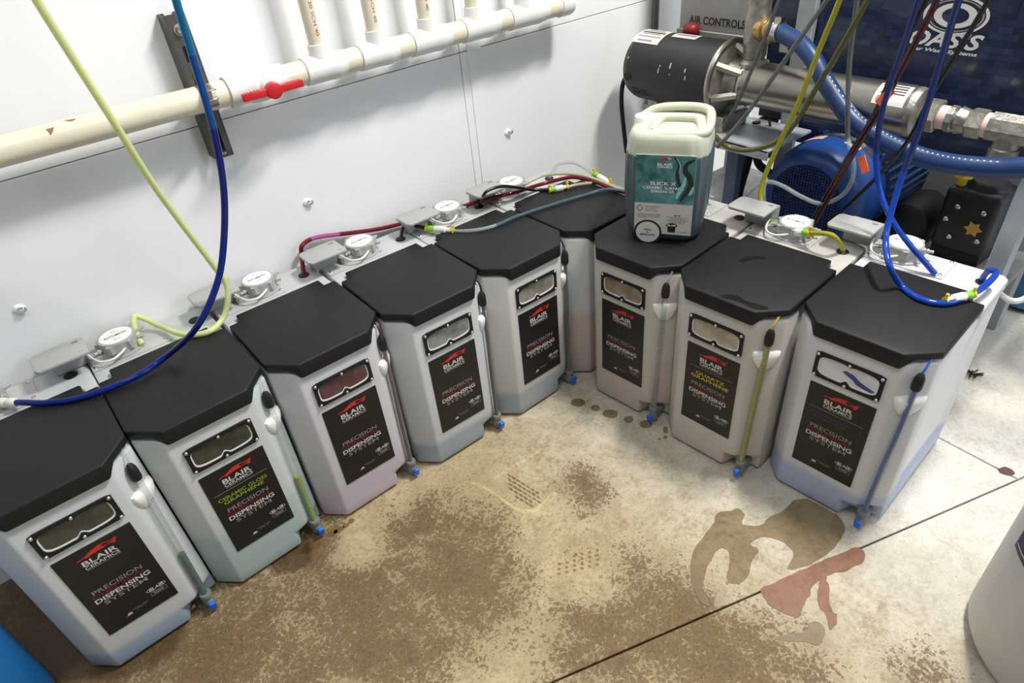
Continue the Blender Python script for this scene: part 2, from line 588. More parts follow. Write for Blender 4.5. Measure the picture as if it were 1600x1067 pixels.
# boot sole prints
bm = B()
for i in range(7):
    for j in range(5):
        cx, cy = 372 + 42 * i - 24 * j + 10 * j, 205 + 28 * i + 38 * j - 3 * i
        cx = 365 + i * 36 + j * 6
        cy = 205 + i * 26 + j * 36 - i * 4
        if (i > 4 and j > 2) or (i == 0 and j > 3) or cx > 610:
            continue
        w, h = 15 * random.uniform(0.8, 1.2), 11 * random.uniform(0.8, 1.15)
        ring = [at(*q, z=0) for q in zoomed(720, 700, 4.85, [(cx + w * math.cos(a) + 6 * math.sin(a), cy + h * math.sin(a) + 5 * math.cos(a)) for a in [2 * PI * k / 8 for k in range(8)]])]
        bm.flat([(p.x, p.y) for p in ring], 0, 0.0007)
o = obj('boot_print', bm.mesh('boot_print'), M_PUD, floor)
bm = B()
for i in range(6):
    for j in range(4):
        if i < 2 and j == 0:
            continue
        cx, cy = 745 + i * 58, 845 + j * 36 - i * 14
        w, h = 14, 9
        ring = [at(*q, z=0) for q in zoomed(720, 700, 4.85, [(cx + w * math.cos(a), cy + h * math.sin(a)) for a in [2 * PI * k / 8 for k in range(8)]])]
        bm.flat([(p.x, p.y) for p in ring], 0, 0.0006)
obj('boot_print', bm.mesh('boot_print'), mat('dry_mud', (140, 112, 66), rough=0.8), floor)

# ================================================================== DISPENSING TANKS
POSE = {'A0': (0.0032, -0.0096, 0.0386), 'A1': (0.2659, 0.0090, 0.0360), 'A2': (0.5326, 0.0131, 0.0204), 'A3': (0.7962, -0.0026, -0.0023),
        'A4': (1.0654, -0.0033, 0.0159), 'A5': (1.3326, -0.0064, 0.0169), 'B0': (1.2015, -0.1590, -1.4842), 'B1': (1.2086, -0.4271, -1.4953), 'B2': (1.2745, -0.6902, -1.5002)}
H = 0.4775
ZS = 0.464


def tw(t, x, y, z):
    X, Y, a = POSE[t]
    return Vector((X + math.cos(a) * x - math.sin(a) * y, Y + math.sin(a) * x + math.cos(a) * y, z))


def body_mesh():
    up = [(-.130, .385), (-.130, .36), (-.123, .335), (-.123, .12), (-.130, .095), (-.130, .050), (-.088, .007), (.052, .007), (.085, .008), (.108, .029), (.130, .050), (.130, .095), (.123, .12), (.123, .335), (.130, .36), (.130, .385)]
    lo = list(up)
    lo[2], lo[3], lo[12], lo[13] = (-.130, .335), (-.130, .12), (.130, .12), (.130, .335)
    lo2 = list(lo)
    lo2[7], lo2[8], lo2[9], lo2[10] = (.058, .009), (.070, .046), (.108, .054), (.130, .055)
    lv = [(0.009, lo2), (0.040, lo2), (0.058, lo), (0.075, up), (0.452, up)]
    b = B().loft([[(x, y, z) for x, y in poly] for z, poly in lv])
    s = [(-.131, .2545), (-.1045, .2545), (-.1045, .2875), (.1045, .2875), (.1045, .2545), (.131, .2545), (.131, .402), (.120, .415), (-.120, .415), (-.131, .402)]
    b.prism(s, 0.438, ZS)
    return b.mesh('body', bevel=0.0045, seg=2)


def lid_mesh():
    c = 0.36
    L0, FL, FR, R0 = (-.131, .0531), (-.0813, 0), (.0813, 0), (.131, .0531)
    ml = (FL[0] + (L0[0] - FL[0]) * c, FL[1] + (L0[1] - FL[1]) * c)
    mr = (-ml[0], ml[1])
    pts = [L0, ml, FL, FR, mr, R0, (.131, .2529), (.1037, .2529), (.1037, .2861), (-.1037, .2861), (-.1037, .2529), (-.131, .2529)]
    lo = [.4595, .4595, .4413, .4413, .4595, .4595] + [.4595] * 6
    return B().prism(pts, lo, H).mesh('lid', bevel=0.004, seg=3)


def ring_pts(n=64):
    inner, outer = [], []
    for k in range(n):
        a = 2 * PI * k / n
        c, s = math.cos(a), math.sin(a)
        e = 5.0
        r = (abs(c / .0590) ** e + abs(s / .0242) ** e) ** (-1 / e)
        x, y = r * c, r * s
        d = abs(x)
        if d < .0115:
            y -= math.copysign((.0088 if s < 0 else .0036) * (0.5 + 0.5 * math.cos(PI * d / .0115)), s)
        inner.append((x, y))
        t = min(.0665 / max(abs(c), 1e-6), .0305 / max(abs(s), 1e-6))
        outer.append((t * c, t * s))
    return inner, outer


def ring_mesh(name, inner, outer, y0, y1):
    b = B()
    bm = b.bm
    n = len(inner)
    V = {}
    for tag_, loop in (('i', inner), ('o', outer)):
        for yy in (0, 1):
            V[tag_, yy] = [bm.verts.new((x, (y0, y1)[yy], z)) for x, z in loop]
    for k in range(n):
        j = (k + 1) % n
        bm.faces.new((V['i', 0][k], V['i', 0][j], V['o', 0][j], V['o', 0][k]))
        bm.faces.new((V['i', 1][j], V['i', 1][k], V['o', 1][k], V['o', 1][j]))
        bm.faces.new((V['o', 0][k], V['o', 0][j], V['o', 1][j], V['o', 1][k]))
        bm.faces.new((V['i', 0][j], V['i', 0][k], V['i', 1][k], V['i', 1][j]))
    return b.mesh(name)


RI, RO = ring_pts()
WC = Vector((-0.0005, 0.0, 0.3805))


def sheet(name, pts, y, h=0.0002):
    """outline in the x-z plane of a front, facing -y"""
    M = Matrix.Translation((0, y, 0)) @ Matrix.Rotation(PI / 2, 4, 'X')
    return B().flat(pts, 0, h, M).mesh(name)


CAR = [(0, .30), (.05, .42), (.14, .46), (.26, .58), (.40, .84), (.52, .96), (.66, .98), (.78, .86), (.86, .80), (1.0, .92), (.985, .70), (.95, .62), (.96, .42), (.90, .30), (.87, .42), (.80, .50), (.72, .50), (.66, .40), (.52, .42), (.36, .34), (.24, .24), (.20, .36), (.13, .38), (.09, .30)]
CARW = [(.66, .58), (.80, .60), (.90, .68), (.80, .76), (.70, .86), (.64, .88)]
FLAG = [(0, 0), (.75, .18), (1, .0), (1, .75), (.7, 1.0), (.35, .8), (.3, .2)]


def emblem(parent, m, x, y, z, w, h, win=None):
    o = obj('car_emblem', cached('car', lambda: sheet('car_emblem', [(a - .5, b - .5) for a, b in CAR], 0, .0002)), m, parent)
    o.location, o.scale = (x, y, z), (w, 1, h)
    o = obj('car_window', cached('carw', lambda: sheet('car_window', [(a - .5, b - .5) for a, b in CARW], -.0003, .0002)), win or M_LABEL, parent)
    o.location, o.scale = (x, y, z), (w, 1, h)


def bar(parent, m, x0, x1, z0, z1, y, name='rule'):
    return obj(name, B().box(x0, x1, y - .0002, y, z0, z1).mesh(name), m, parent)


def front_label(root, title=None, title_mat=None):
    lab = obj('front_label', cached('lab', lambda: B().box(-.0665, .0665, .0052, .0072, .103, .332).mesh('front_label', bevel=.0006, seg=1)), M_LABEL, root)
    y = .0049
    U = lambda u: -.0665 + .133 * u
    V = lambda v: .332 - .229 * v

    def t(s, m, u0, u1, v0, v1, **k):
        lettering(s, m, lab, (U((u0 + u1) / 2), y, V((v0 + v1) / 2)), .133 * (u1 - u0), .229 * (v1 - v0), **k)
    emblem(lab, M_LOGO, U(.505), y, V(.088), .133 * .54, .229 * .085)
    t('BLAIR', M_SILV, .275, .715, .128, .180, bold=.018)
    t('CERAMICS', M_SILV, .275, .715, .188, .222, bold=.012)
    bar(lab, M_GRAYP, U(.275), U(.715), V(.2345), V(.231), y)
    if title:
        bar(lab, M_GRAYP, U(.08), U(.92), V(.2625), V(.259), y)
        if title == 'dashes':
            for r, v in enumerate((.315, .355)):
                u = .12 + .03 * r
                for k in range(9 - 2 * r):
                    w = random.uniform(.035, .085)
                    bar(lab, title_mat, U(u), U(u + w), V(v + .006), V(v), y, 'faint_print')
                    u += w + random.uniform(.012, .022)
            bar(lab, M_BLUEP, U(.10), U(.103), V(.40), V(.262), y)
            bar(lab, M_BLUEP, U(.897), U(.90), V(.40), V(.262), y)
        else:
            t(title[0], title_mat, *title[2], .313, .352, bold=.014)
            t(title[1], title_mat, *title[3], .362, .402, bold=.014)
    t('PRECISION', M_GRAYP, .155, .815, .455, .502, bold=.004)
    t('CHEMICAL', M_DKRED, .12, .85, .505, .548, bold=.012)
    t('DISPENSING', M_SILV, .12, .86, .556, .606, bold=.02)
    t('SYSTEM', M_GRAYP, .20, .785, .615, .660, bold=.008)
    t('BLAIR', M_SILV, .705, .915, .768, .798, shear=.25, bold=.02)
    for sgn in (-1, 1):
        pts = [(math.cos(a) * .0185 * sgn, math.sin(a) * .0058) for a in [PI * (k / 8 - .5) * .8 for k in range(9)]]
        pts += [(math.cos(a) * .0176 * sgn, math.sin(a) * .0052) for a in [PI * (.5 - k / 8) * .8 for k in range(9)]]
        o = obj('arc', sheet('arc', pts, 0), M_SILV, lab)
        o.location = (U(.81), y, V(.783))
    for (a, b_, c, d) in ((.70, .93, .818, .821), (.70, .93, .857, .860), (.70, .705, .818, .860), (.925, .93, .818, .860), (.74, .89, .830, .836), (.75, .88, .842, .847)):
        bar(lab, M_GRAYP, U(a), U(b_), V(d), V(c), y, 'badge_line')
    o = obj('flag', cached('flag', lambda: sheet('flag', FLAG, 0)), mat('flag_print', (205, 170, 165), rough=.5), lab)
    o.location, o.scale = (U(.295), y, V(.915)), (.133 * .095, 1, .229 * .032)
    t('PROUDLY MADE', M_GRAYP, .405, .63, .868, .880)
    t('IN THE USA', M_GRAYP, .45, .60, .886, .897)
    return lab


def window(root, pane_mat, wave=None):
    f = obj('window_frame', cached('wf', lambda: ring_mesh('window_frame', RI, RO, .0075, .0028)), M_BLACK, root)
    f.location = WC
    pane = obj('window_pane', cached('wpn', lambda: sheet('window_pane', [(x * 1.03, z * 1.03) for x, z in RI], .0066, .0006)), pane_mat, root)
    pane.location = WC
    lip_i = [(x * .955, z * .99 if z > 0 else z * .86) for x, z in RI]
    o = obj('window_lip', cached('wl', lambda: ring_mesh('window_lip', lip_i, [(x * 1.0, z) for x, z in RI], .0066, .0050)), M_WHITE, f)
    if wave:
        o = obj('liquid_wave', sheet('liquid_wave', [(-.012, .004), (-.004, .0085), (.010, .006), (.026, -.004), (.044, -.010), (.054, -.0125), (.052, -.019), (.030, -.0165), (.018, -.013), (.010, -.006), (.0, -.002)], .0062, .0004), wave, pane)
    sm = cached('scr', lambda: B().lathe([(.0038, 0), (.0038, .0012), (.0026, .0026), (.0008, .0029)], 12, Matrix.Rotation(PI / 2, 4, 'X')).mesh('screw'))
    for x, z in ((-.0615, .0255), (0, .0255), (.0615, .0255), (-.0615, -.0255), (0, -.0255), (.0615, -.0255)):
        s = obj('screw', sm, M_SCREW, f)
        s.location = (x, .0028, z)


TUBE_TOP, TUBE_BOT = Vector((.1130, .0200, .405)), Vector((.1045, .0115, .040))


def gauge(root, liquid, frac, inner=None):
    ax = TUBE_BOT - TUBE_TOP
    P = lambda s: TUBE_TOP + ax * s
    tb = obj('gauge_tube', cached('gt', lambda: B().cyl(P(0), P(.97), .0066, seg=16).mesh('gauge_tube')), M_CLEAR, root)
    if inner:
        o = obj('gauge_liquid', B().tube(spline([P(0), P(.3) + Vector((.001, 0, 0)), P(.6) - Vector((.0008, 0, 0)), P(.97)], 4), .0043, 10).mesh('gauge_liquid'), liquid, tb)
    else:
        o = obj('gauge_liquid', B().cyl(P(1 - frac), P(.97), .0060, seg=14).mesh('gauge_liquid'), liquid, tb)

    def ticks():
        b = B()
        d = ax.normalized()
        right = Vector((.75, .66, 0)).normalized()
        out = d.cross(right).normalized()
        if out.y > 0:
            out = -out
        for k in range(44):
            s = .16 + .78 * k / 43
            c = P(s) + out * .0056
            w = .0046 if k % 5 == 0 else .0034
            q = [c - right * w + out * -.0, c + right * w]
            h = d * .00045
            a1, a2 = q[0] - right * 0, q[1]
            vs = [b.bm.verts.new(v) for v in (a1 - h + out * .0006, a2 - h + out * .0006, a2 + h + out * .0006, a1 + h + out * .0006)]
            b.bm.faces.new(vs)
        return b.mesh('scale_marks')
    obj('scale_marks', cached('ticks', ticks), M_INK, tb)
    up = TUBE_TOP - ax.normalized() * .034
    obj('tube_cap', cached('cap', lambda: B().turned(TUBE_TOP + ax.normalized() * .004, up, [(.0088, 0), (.0096, .1), (.0096, .5), (.0086, .72), (.0058, .92), (.003, 1)], 18).mesh('tube_cap')), M_RUB, root)
    obj('vent_hose', cached('vent', lambda: B().tube(spline([up, up + Vector((.002, .004, .010)), up + Vector((.002, .018, .022)), up + Vector((-.004, .045, .026))], 5), .0022, 8).mesh('vent_hose')), liquid if inner or frac > .8 else M_CLEAR, root)

    def lug():
        b = B()
        lv = []
        d, nn = Vector((.73, .68, 0)), Vector((.68, -.73, 0))
        for z, w, q in ((.376, .024, .004), (.374, .029, .009), (.366, .029, .013), (.354, .026, .012), (.340, .019, .009), (.328, .010, .003)):
            row = []
            for k in range(13):
                a = PI * k / 12
                p = Vector((.1085, .0295, z)) - d * (w * math.cos(a)) + nn * (q * math.sin(a) ** .7)
                row.append(p)
            row += [Vector((.1085, .0295, z)) + d * w - nn * .006, Vector((.1085, .0295, z)) - d * w - nn * .006]
            lv.append(row)
        return b.loft(lv[::-1]).mesh('tube_clip', bevel=0, smooth=50)
    obj('tube_clip', cached('lug', lug), M_WHITE, root)

    def valve():
        b = B()
        c = TUBE_BOT
        b.turned(c + Vector((0, 0, .014)), c - Vector((0, -.002, .022)), [(.0112, 0), (.0122, .05), (.0122, .25), (.0100, .3), (.0110, .8), (.0120, 1)], 18)
        b.cyl(c + Vector((-.001, .002, -.014)), c + Vector((-.004, .052, -.014)), .0112, seg=16)
        b.cyl(c + Vector((0, .002, -.014)), c + Vector((.0005, -.014, -.014)), .0085, seg=16)
        b.cyl(c + Vector((0, .001, -.020)), c + Vector((0, .002, -.031)), .0072, seg=14)
        return b.mesh('drain_valve')
    v = obj('drain_valve', cached('valve', valve), M_GREYD, root)
    h = obj('valve_handle', cached('vh', lambda: B().prism([(-.0062, -.013), (.0062, -.013), (.0076, .005), (.0056, .014), (-.0056, .014), (-.0076, .005)], 0, .008, Matrix.Translation(TUBE_BOT + Vector((.001, -.0125, -.016))) @ Matrix.Rotation(math.radians(105), 4, 'X')).mesh('valve_handle', bevel=.0015)), M_BLUEV, v)


def tank(t, label, low, z, pane, liquid, frac, inner=None, title=None, tmat=None, wave=None, top=(197, 200, 201)):
    X, Y, a = POSE[t]
    r = thing('dispensing_tank', label, 'tank', (X, Y, 0), a, 'chemical dispensing tanks')
    obj('body', cached('body', body_mesh), level_mat('frosted_plastic_' + t, top, low, z), r)
    obj('base', cached('base', lambda: B().box(-.115, .115, .066, .37, 0, .0095).mesh('base')), M_RUB, r)
    obj('lid', cached('lid', lid_mesh), M_BLACK, r)
    window(r, pane, wave)
    front_label(r, title, tmat)
    gauge(r, liquid, frac, inner)
    g = obj('grommet', cached('grom', lambda: B().lathe([(.0135, 0), (.0135, .002), (.0115, .0035), (.006, .0036)], 20).mesh('grommet')), M_RUB, r)
    g.location = (.096, .358, ZS)
    return r


def pane_mat(name, col, col2, rough=.12):
    m = mat('pane_' + name, col, rough=rough, coat=.4)
    nt = m.node_tree
    tc = nt.nodes.new('ShaderNodeTexCoord')
    n = nt.nodes.new('ShaderNodeTexNoise')
    n.inputs['Scale'].default_value = 26
    n.inputs['Detail'].default_value = 5
    nt.links.new(tc.outputs['Object'], n.inputs['Vector'])
    r = nt.nodes.new('ShaderNodeValToRGB')
    r.color_ramp.elements[0].position, r.color_ramp.elements[1].position = .35, .62
    r.color_ramp.elements[0].color, r.color_ramp.elements[1].color = lin(col), lin(col2)
    nt.links.new(n.outputs['Fac'], r.inputs['Fac'])
    nt.links.new(r.outputs['Color'], nt.nodes['Principled BSDF'].inputs['Base Color'])
    return m


LQ = {k: mat('liquid_' + k, c, rough=.15) for k, c in {'green': (42, 92, 62), 'lime': (150, 178, 40), 'red': (96, 22, 32), 'black': (18, 20, 24), 'smoke': (44, 38, 32), 'amber': (176, 160, 128), 'yellow': (176, 160, 46), 'blue': (44, 92, 168)}.items()}
SMOKE = pane_mat('smoke', (40, 41, 36), (66, 68, 60))
TANKS = {}
TANKS['A0'] = tank('A0', 'white dispensing tank with dark green gauge tube, beside the blue drum', (150, 166, 184), .055, SMOKE, LQ['green'], .40)
TANKS['A1'] = tank('A1', 'white dispensing tank with lime green title on its label and lime gauge liquid', (172, 188, 186), .165, SMOKE, LQ['lime'], .43, title=('CERAMIC GLOSS', 'GRAPHENE', (.10, .88), (.16, .80)), tmat=M_GREENP, top=(194, 199, 196))
TANKS['A2'] = tank('A2', 'white dispensing tank with purple-tinted base and dark red gauge tube', (196, 182, 196), .10, pane_mat('maroon', (62, 38, 44), (92, 62, 68)), LQ['red'], 1, inner=True, top=(197, 196, 199))
TANKS['A3'] = tank('A3', 'white dispensing tank with black gauge liquid, right of the purple-tinted tank', (158, 170, 178), .075, pane_mat('grey', (92, 96, 94), (138, 142, 138)), LQ['black'], 1, inner=True)
TANKS['A4'] = tank('A4', 'white dispensing tank with smoky gauge tube, second from the corner in the wall row', (160, 170, 178), .085, pane_mat('taupe', (112, 106, 96), (150, 144, 134)), LQ['smoke'], 1, inner=True, top=(197, 196, 192))
TANKS['A5'] = tank('A5', 'white dispensing tank in the corner, mostly hidden behind the tank carrying the jug', (196, 178, 172), .22, pane_mat('taupe', (112, 106, 96), (150, 144, 134)), LQ['amber'], .5)
TANKS['B0'] = tank('B0', 'white dispensing tank with the chemical jug standing on its black lid', (192, 180, 172), .20, pane_mat('sand', (118, 104, 86), (150, 130, 104)), M_CLEAR, .3, top=(194, 189, 182))
TANKS['B1'] = tank('B1', 'white dispensing tank with yellow title on its label and yellow gauge tube', (198, 186, 176), .075, pane_mat('beige', (150, 138, 122), (184, 172, 156)), LQ['yellow'], .97, title=('QUARTZ', 'GRAPHENE', (.22, .78), (.13, .87)), tmat=M_YELP, top=(198, 193, 186))
TANKS['B2'] = tank('B2', 'white dispensing tank with blue gauge tube, the right end of its row', (172, 184, 212), .085, pane_mat('clear', (196, 200, 206), (222, 224, 226)), LQ['blue'], 1, inner=True, title='dashes', tmat=M_BLUEP, wave=mat('blue_liquid', (66, 74, 128), rough=.15), top=(210, 210, 210))

M_WETLID = mat('wet_black_plastic', (20, 20, 21), rough=.22)
for uv, lab in ((zoomed(1050, 330, 5.333, [(555, 412), (600, 385), (680, 374), (760, 380), (790, 398), (700, 398), (620, 416), (575, 424)]), 'thin wet smear in the middle of the lid of the yellow-titled tank'),
                (zoomed(1050, 330, 5.333, [(395, 700), (470, 692), (560, 708), (600, 740), (690, 768), (790, 798), (800, 815), (730, 822), (660, 806), (590, 770), (500, 740), (420, 722)]), 'wet patch near the front edge of the lid of the yellow-titled tank')):
    pts = [at(u, v, z=H) for u, v in uv]
    tag(obj('water_patch', B().flat([(p.x, p.y) for p in spline(pts + [pts[0]], 3)[:-1]], H, .0004).mesh('water_patch'), M_WETLID), lab, 'water')


# ================================================================== METERING PUMPS ON THE TANK SHELVES
def pump(t, cx, label, text='AUTOMATIC'):
    X, Y, a = POSE[t]
    r = thing('metering_pump', label, 'pump', tw(t, 0, 0, ZS), a, 'metering pumps on the tank shelves')

    def part(name, key, fn, m, loc=(0, 0, 0), parent=None):
        o = obj(name, cached('pump_' + key, lambda: fn(name)), m, parent or r)
        o.location = loc
        return o
    pl = part('mounting_plate', 'plate', lambda n: B().box(-.130, .032, .318, .408, 0, .0025).mesh(n, bevel=.0008, seg=1), mat('pale_grey_plate', (188, 188, 186), rough=.35))
    for x, y in ((-.122, .332), (.023, .332), (-.122, .400), (.023, .400)):
        part('plate_screw', 'psc', lambda n: B().lathe([(.0042, 0), (.0042, .0015), (.0026, .003), (.0008, .0033)], 12).mesh(n), M_SCREW, (x, y, .0025), pl)
    part('control_box', 'boxb', lambda n: B().box(-.132, -.060, .364, .403, .002, .049).mesh(n, bevel=.003), M_GREY, (cx, 0, 0))
    lid = part('box_cover', 'boxl', lambda n: B().prism([(-.157, .322), (-.150, .312), (-.056, .312), (-.056, .386), (-.150, .386), (-.157, .376)], .0480, .0555).mesh(n, bevel=.0025), M_GREY, (cx, 0, 0))
    o = obj('indicator', cached('ind', lambda: B().box(-.078, -.066, .370, .377, .0555, .056).box(-.074, -.072, .324, .327, .0555, .056).box(-.068, -.066, .324, .327, .0555, .056).mesh('indicator')), M_GREYD, lid)
    part('pump_base', 'pb', lambda n: B().lathe([(.045, .002), (.045, .006), (.040, .008), (.038, .018)], 32, Matrix.Translation((0, .366, 0))).box(-.066, -.03, .345, .388, .003, .016).mesh(n, bevel=0), M_GREY, (cx, 0, 0))

    def head(n):
        pts = []
        for k in range(72):
            q = 2 * PI * k / 72
            lobe = max(0, math.cos(6 * q + .5)) ** 3
            rr = .0385 + .0065 * min(1, 1.6 * lobe)
            pts.append((rr * math.cos(q), .366 + rr * math.sin(q)))
        b = B().prism(pts, .0165, .0345)
        b.lathe([(.0385, .0345), (.0375, .0372), (.0355, .0376)], 36, Matrix.Translation((0, .366, 0)))
        return b.mesh(n, bevel=0)
    hd = part('pump_head', 'ph', head, M_GREY, (cx, 0, 0))
    cl = part('head_label', 'hl', lambda n: B().lathe([(.0330, .0376), (.0328, .0382)], 36, Matrix.Translation((0, .366, 0))).mesh(n), M_WHITE, (0, 0, 0), hd)
    for s, w, h, y, m in ((text, .046, .0085, .3665, M_INK), ('R.S.', .009, .006, .385, M_GRAYP), ('CE UL', .016, .005, .349, M_GRAYP)):
        l = lettering(s, m, hd, (0, y, .0385), w, h, (0, 0, 0), bold=.01)
    for ang, ln in ((200, .056), (15, .058), (-28, .052)):
        q = math.radians(ang)
        d = Vector((math.cos(q), math.sin(q), 0))
        o = obj('hose_barb', cached('barb%d' % ang, lambda: B().turned(d * .034, d * ln, [(.004, 0), (.004, .4), (.0055, .45), (.0055, .6), (.0035, .65), (.0035, 1)], 12).mesh('hose_barb')), M_GREY, r)
        o.location = (cx, .366, .024)
    part('wire', 'wire', lambda n: B().tube(spline([(-.064, .366, .026), (-.060, .345, .022), (-.048, .322, .017), (-.026, .313, .016), (-.006, .322, .018), (.006, .331, .021)], 6), .0026, 8).mesh(n), mat('white_cable', (226, 226, 222), rough=.4), (cx, 0, 0))
    return r


pump('A1', -.060, 'grey metering pump at the left, where the lime hose plugs in')
pump('A2', -.012, 'grey metering pump standing between the lime hose and the dark red hose')
pump('A3', -.016, 'grey metering pump with the dark red hose passing behind its box')
pump('A4', -.004, 'grey metering pump between the dark red hose and the short black hose with yellow clips')
pump('A0', -.058, 'grey metering pump at the left picture edge, nearly all cut off')
pump('A5', -.045, 'grey metering pump below the wall seam, black and dark red hoses crossing before it')
pump('B1', -.027, 'grey metering pump in front of the blue electric motor')
pump('B2', -.068, 'grey metering pump at the right with blue hose crossing over it')

pump('B0', -.052, 'grey metering pump hidden behind the jug, only its plate edge showing')

# ================================================================== JUG
def jug():
    r = thing('chemical_jug', 'ribbed translucent jug with teal label, standing on a black tank lid', 'jug', (1.386, -.134, H), math.atan2(-.849, .529))
    r.scale = (1.045, 1.08, 1.0)

    def rr(w, d, rad, bulge=0, n=10):
        """rounded rectangle with optional front and side ribs"""
        pts = []
        for cx, cy, a0 in ((w - rad, d - rad, 0), (-w + rad, d - rad, 90), (-w + rad, -d + rad, 180), (w - rad, -d + rad, 270)):
            for k in range(n + 1):
                a = math.radians(a0 + 90 * k / n)
                q = rad + (bulge * (1 if k % 3 == 1 else -0.4) if 0 < k < n else 0)
                pts.append((cx + q * math.cos(a), cy + q * math.sin(a)))
        return pts
    lv = []
    for z, w, d, rad, rib in ((0, .068, .058, .036, 0), (.004, .076, .066, .04, 0), (.018, .084, .074, .044, .001), (.05, .0885, .077, .044, .0022), (.12, .0910, .080, .044, .0025), (.19, .0910, .080, .044, .0025), (.230, .0880, .078, .044, .0018), (.248, .0860, .077, .044, .0006), (.258, .082, .073, .042, 0), (.264, .074, .065, .038, 0), (.266, .062, .054, .032, 0)):
        lv.append([(x, y, z) for x, y in rr(w, d, rad, rib)])
    body = obj('body', B().loft(lv).mesh('jug_body', bevel=0, smooth=50), level_mat('jug_plastic', (198, 200, 180), (80, 94, 100), .212, .003), r)
    # grip: a raised hoop round a hollow
    hp = [(-.034, -.050, .258), (-.031, -.026, .268), (-.026, -.004, .271), (-.008, .006, .272), (.040, .005, .272), (.056, -.002, .270), (.064, -.022, .266), (.066, -.046, .257)]
    obj('handle', B().tube(spline(hp, 6), .0105, 12).mesh('handle'), body.material_slots[0].material, r)
    obj('top_rim', B().tube(spline([(-.072, .056, .258), (-.045, .066, .271), (.0, .069, .276), (.045, .067, .276), (.072, .052, .274), (.080, .02, .269), (.080, -.03, .262), (.064, -.055, .258), (.0, -.061, .256), (-.055, -.058, .254)], 5), .0100, 10).mesh('top_rim'), body.material_slots[0].material, r)
    cp = [(.0235, 0), (.0240, .004), (.0225, .006), (.0232, .022), (.0215, .0245), (.010, .0250)]
    c = obj('cap', B().lathe(cp, 28).mesh('cap'), M_WHITE, r)
    c.location = (-.060, .006, .252)
    y = -.0812
    lab = obj('front_label', B().box(-.0615, .066, y - .0006, y + .003, .026, .219).mesh('jug_label'), mat('jug_label_paper', (196, 192, 184), rough=.4), r)
    m = mat('teal_print', (52, 112, 106), rough=.35)
    if len(m.node_tree.nodes) < 6:
        nt = m.node_tree
        tc = nt.nodes.new('ShaderNodeTexCoord')
        n = nt.nodes.new('ShaderNodeTexNoise')
        n.inputs['Scale'].default_value = 16
        n.inputs['Detail'].default_value = 5
        n.inputs['Distortion'].default_value = 1.4
        nt.links.new(tc.outputs['Object'], n.inputs['Vector'])
        cr = nt.nodes.new('ShaderNodeValToRGB')
        cr.color_ramp.elements[0].position, cr.color_ramp.elements[1].position = .35, .72
        cr.color_ramp.elements[0].color, cr.color_ramp.elements[1].color = lin((34, 88, 78)), lin((104, 160, 172))
        nt.links.new(n.outputs['Fac'], cr.inputs['Fac'])
        nt.links.new(cr.outputs['Color'], nt.nodes['Principled BSDF'].inputs['Base Color'])
    y2 = y - .0009
    obj('label_picture', B().box(-.0615, .066, y2, y2 + .0006, .104, .219).mesh('label_picture'), m, lab)
    y3 = y2 - .0003
    dk, lt = mat('deep_teal_print', (14, 40, 40), rough=.3), mat('pale_teal_print', (140, 196, 196), rough=.3)

    def ribbon(pts, w, mm, yy):
        P = spline([(a, 0, b) for a, b in pts], 5)
        L, R = [], []
        for i, q in enumerate(P):
            d = (P[min(i + 1, len(P) - 1)] - P[max(i - 1, 0)]).normalized()
            nn = Vector((-d.z, 0, d.x))
            ww = w * (.35 + .65 * math.sin(PI * i / (len(P) - 1)))
            L.append((q.x + nn.x * ww, q.z + nn.z * ww))
            R.append((q.x - nn.x * ww, q.z - nn.z * ww))
        obj('liquid_swirl', sheet('liquid_swirl', L + R[::-1], yy), mm, lab)
    ribbon([(.020, .215), (.031, .200), (.028, .175), (.034, .152), (.044, .140)], .0042, dk, y3)
    ribbon([(.062, .212), (.046, .200), (.044, .185), (.054, .170), (.057, .150), (.046, .128), (.038, .112)], .0062, dk, y3)
    ribbon([(.046, .170), (.042, .150), (.033, .130), (.030, .118)], .0045, lt, y3 - .0002)
    ribbon([(.064, .150), (.060, .135), (.055, .128)], .0035, lt, y3 - .0002)
    ribbon([(.024, .214), (.033, .198), (.031, .178)], .0012, lt, y3 - .0003)
    emblem(lab, mat('crimson_print', (176, 40, 58), rough=.5), .001, y3, .209, .036, .014, win=lt)
    wt = mat('white_print', (232, 236, 234), rough=.4)
    for s, cx, z, w, h in (('BLAIR', .001, .1985, .032, .0055), ('CERAMICS', .001, .1925, .032, .0042), ('SLICK X', -.001, .153, .056, .0085), ('CERAMIC SURFACE', .0, .1425, .088, .0068), ('ENHANCER', -.001, .1340, .050, .0066)):
        lettering(s, wt, lab, (cx, y3 - .0004, z), w, h, bold=.012)
    q = [(-.058, .090), (-.050, .099), (-.042, .090), (-.050, .081)]
    qi = [(-.0565, .090), (-.050, .0973), (-.0435, .090), (-.050, .0827)]
    obj('hazard_diamond', ring_mesh('hazard_diamond', qi, q, y3, y3 + .0002), M_INK, lab)
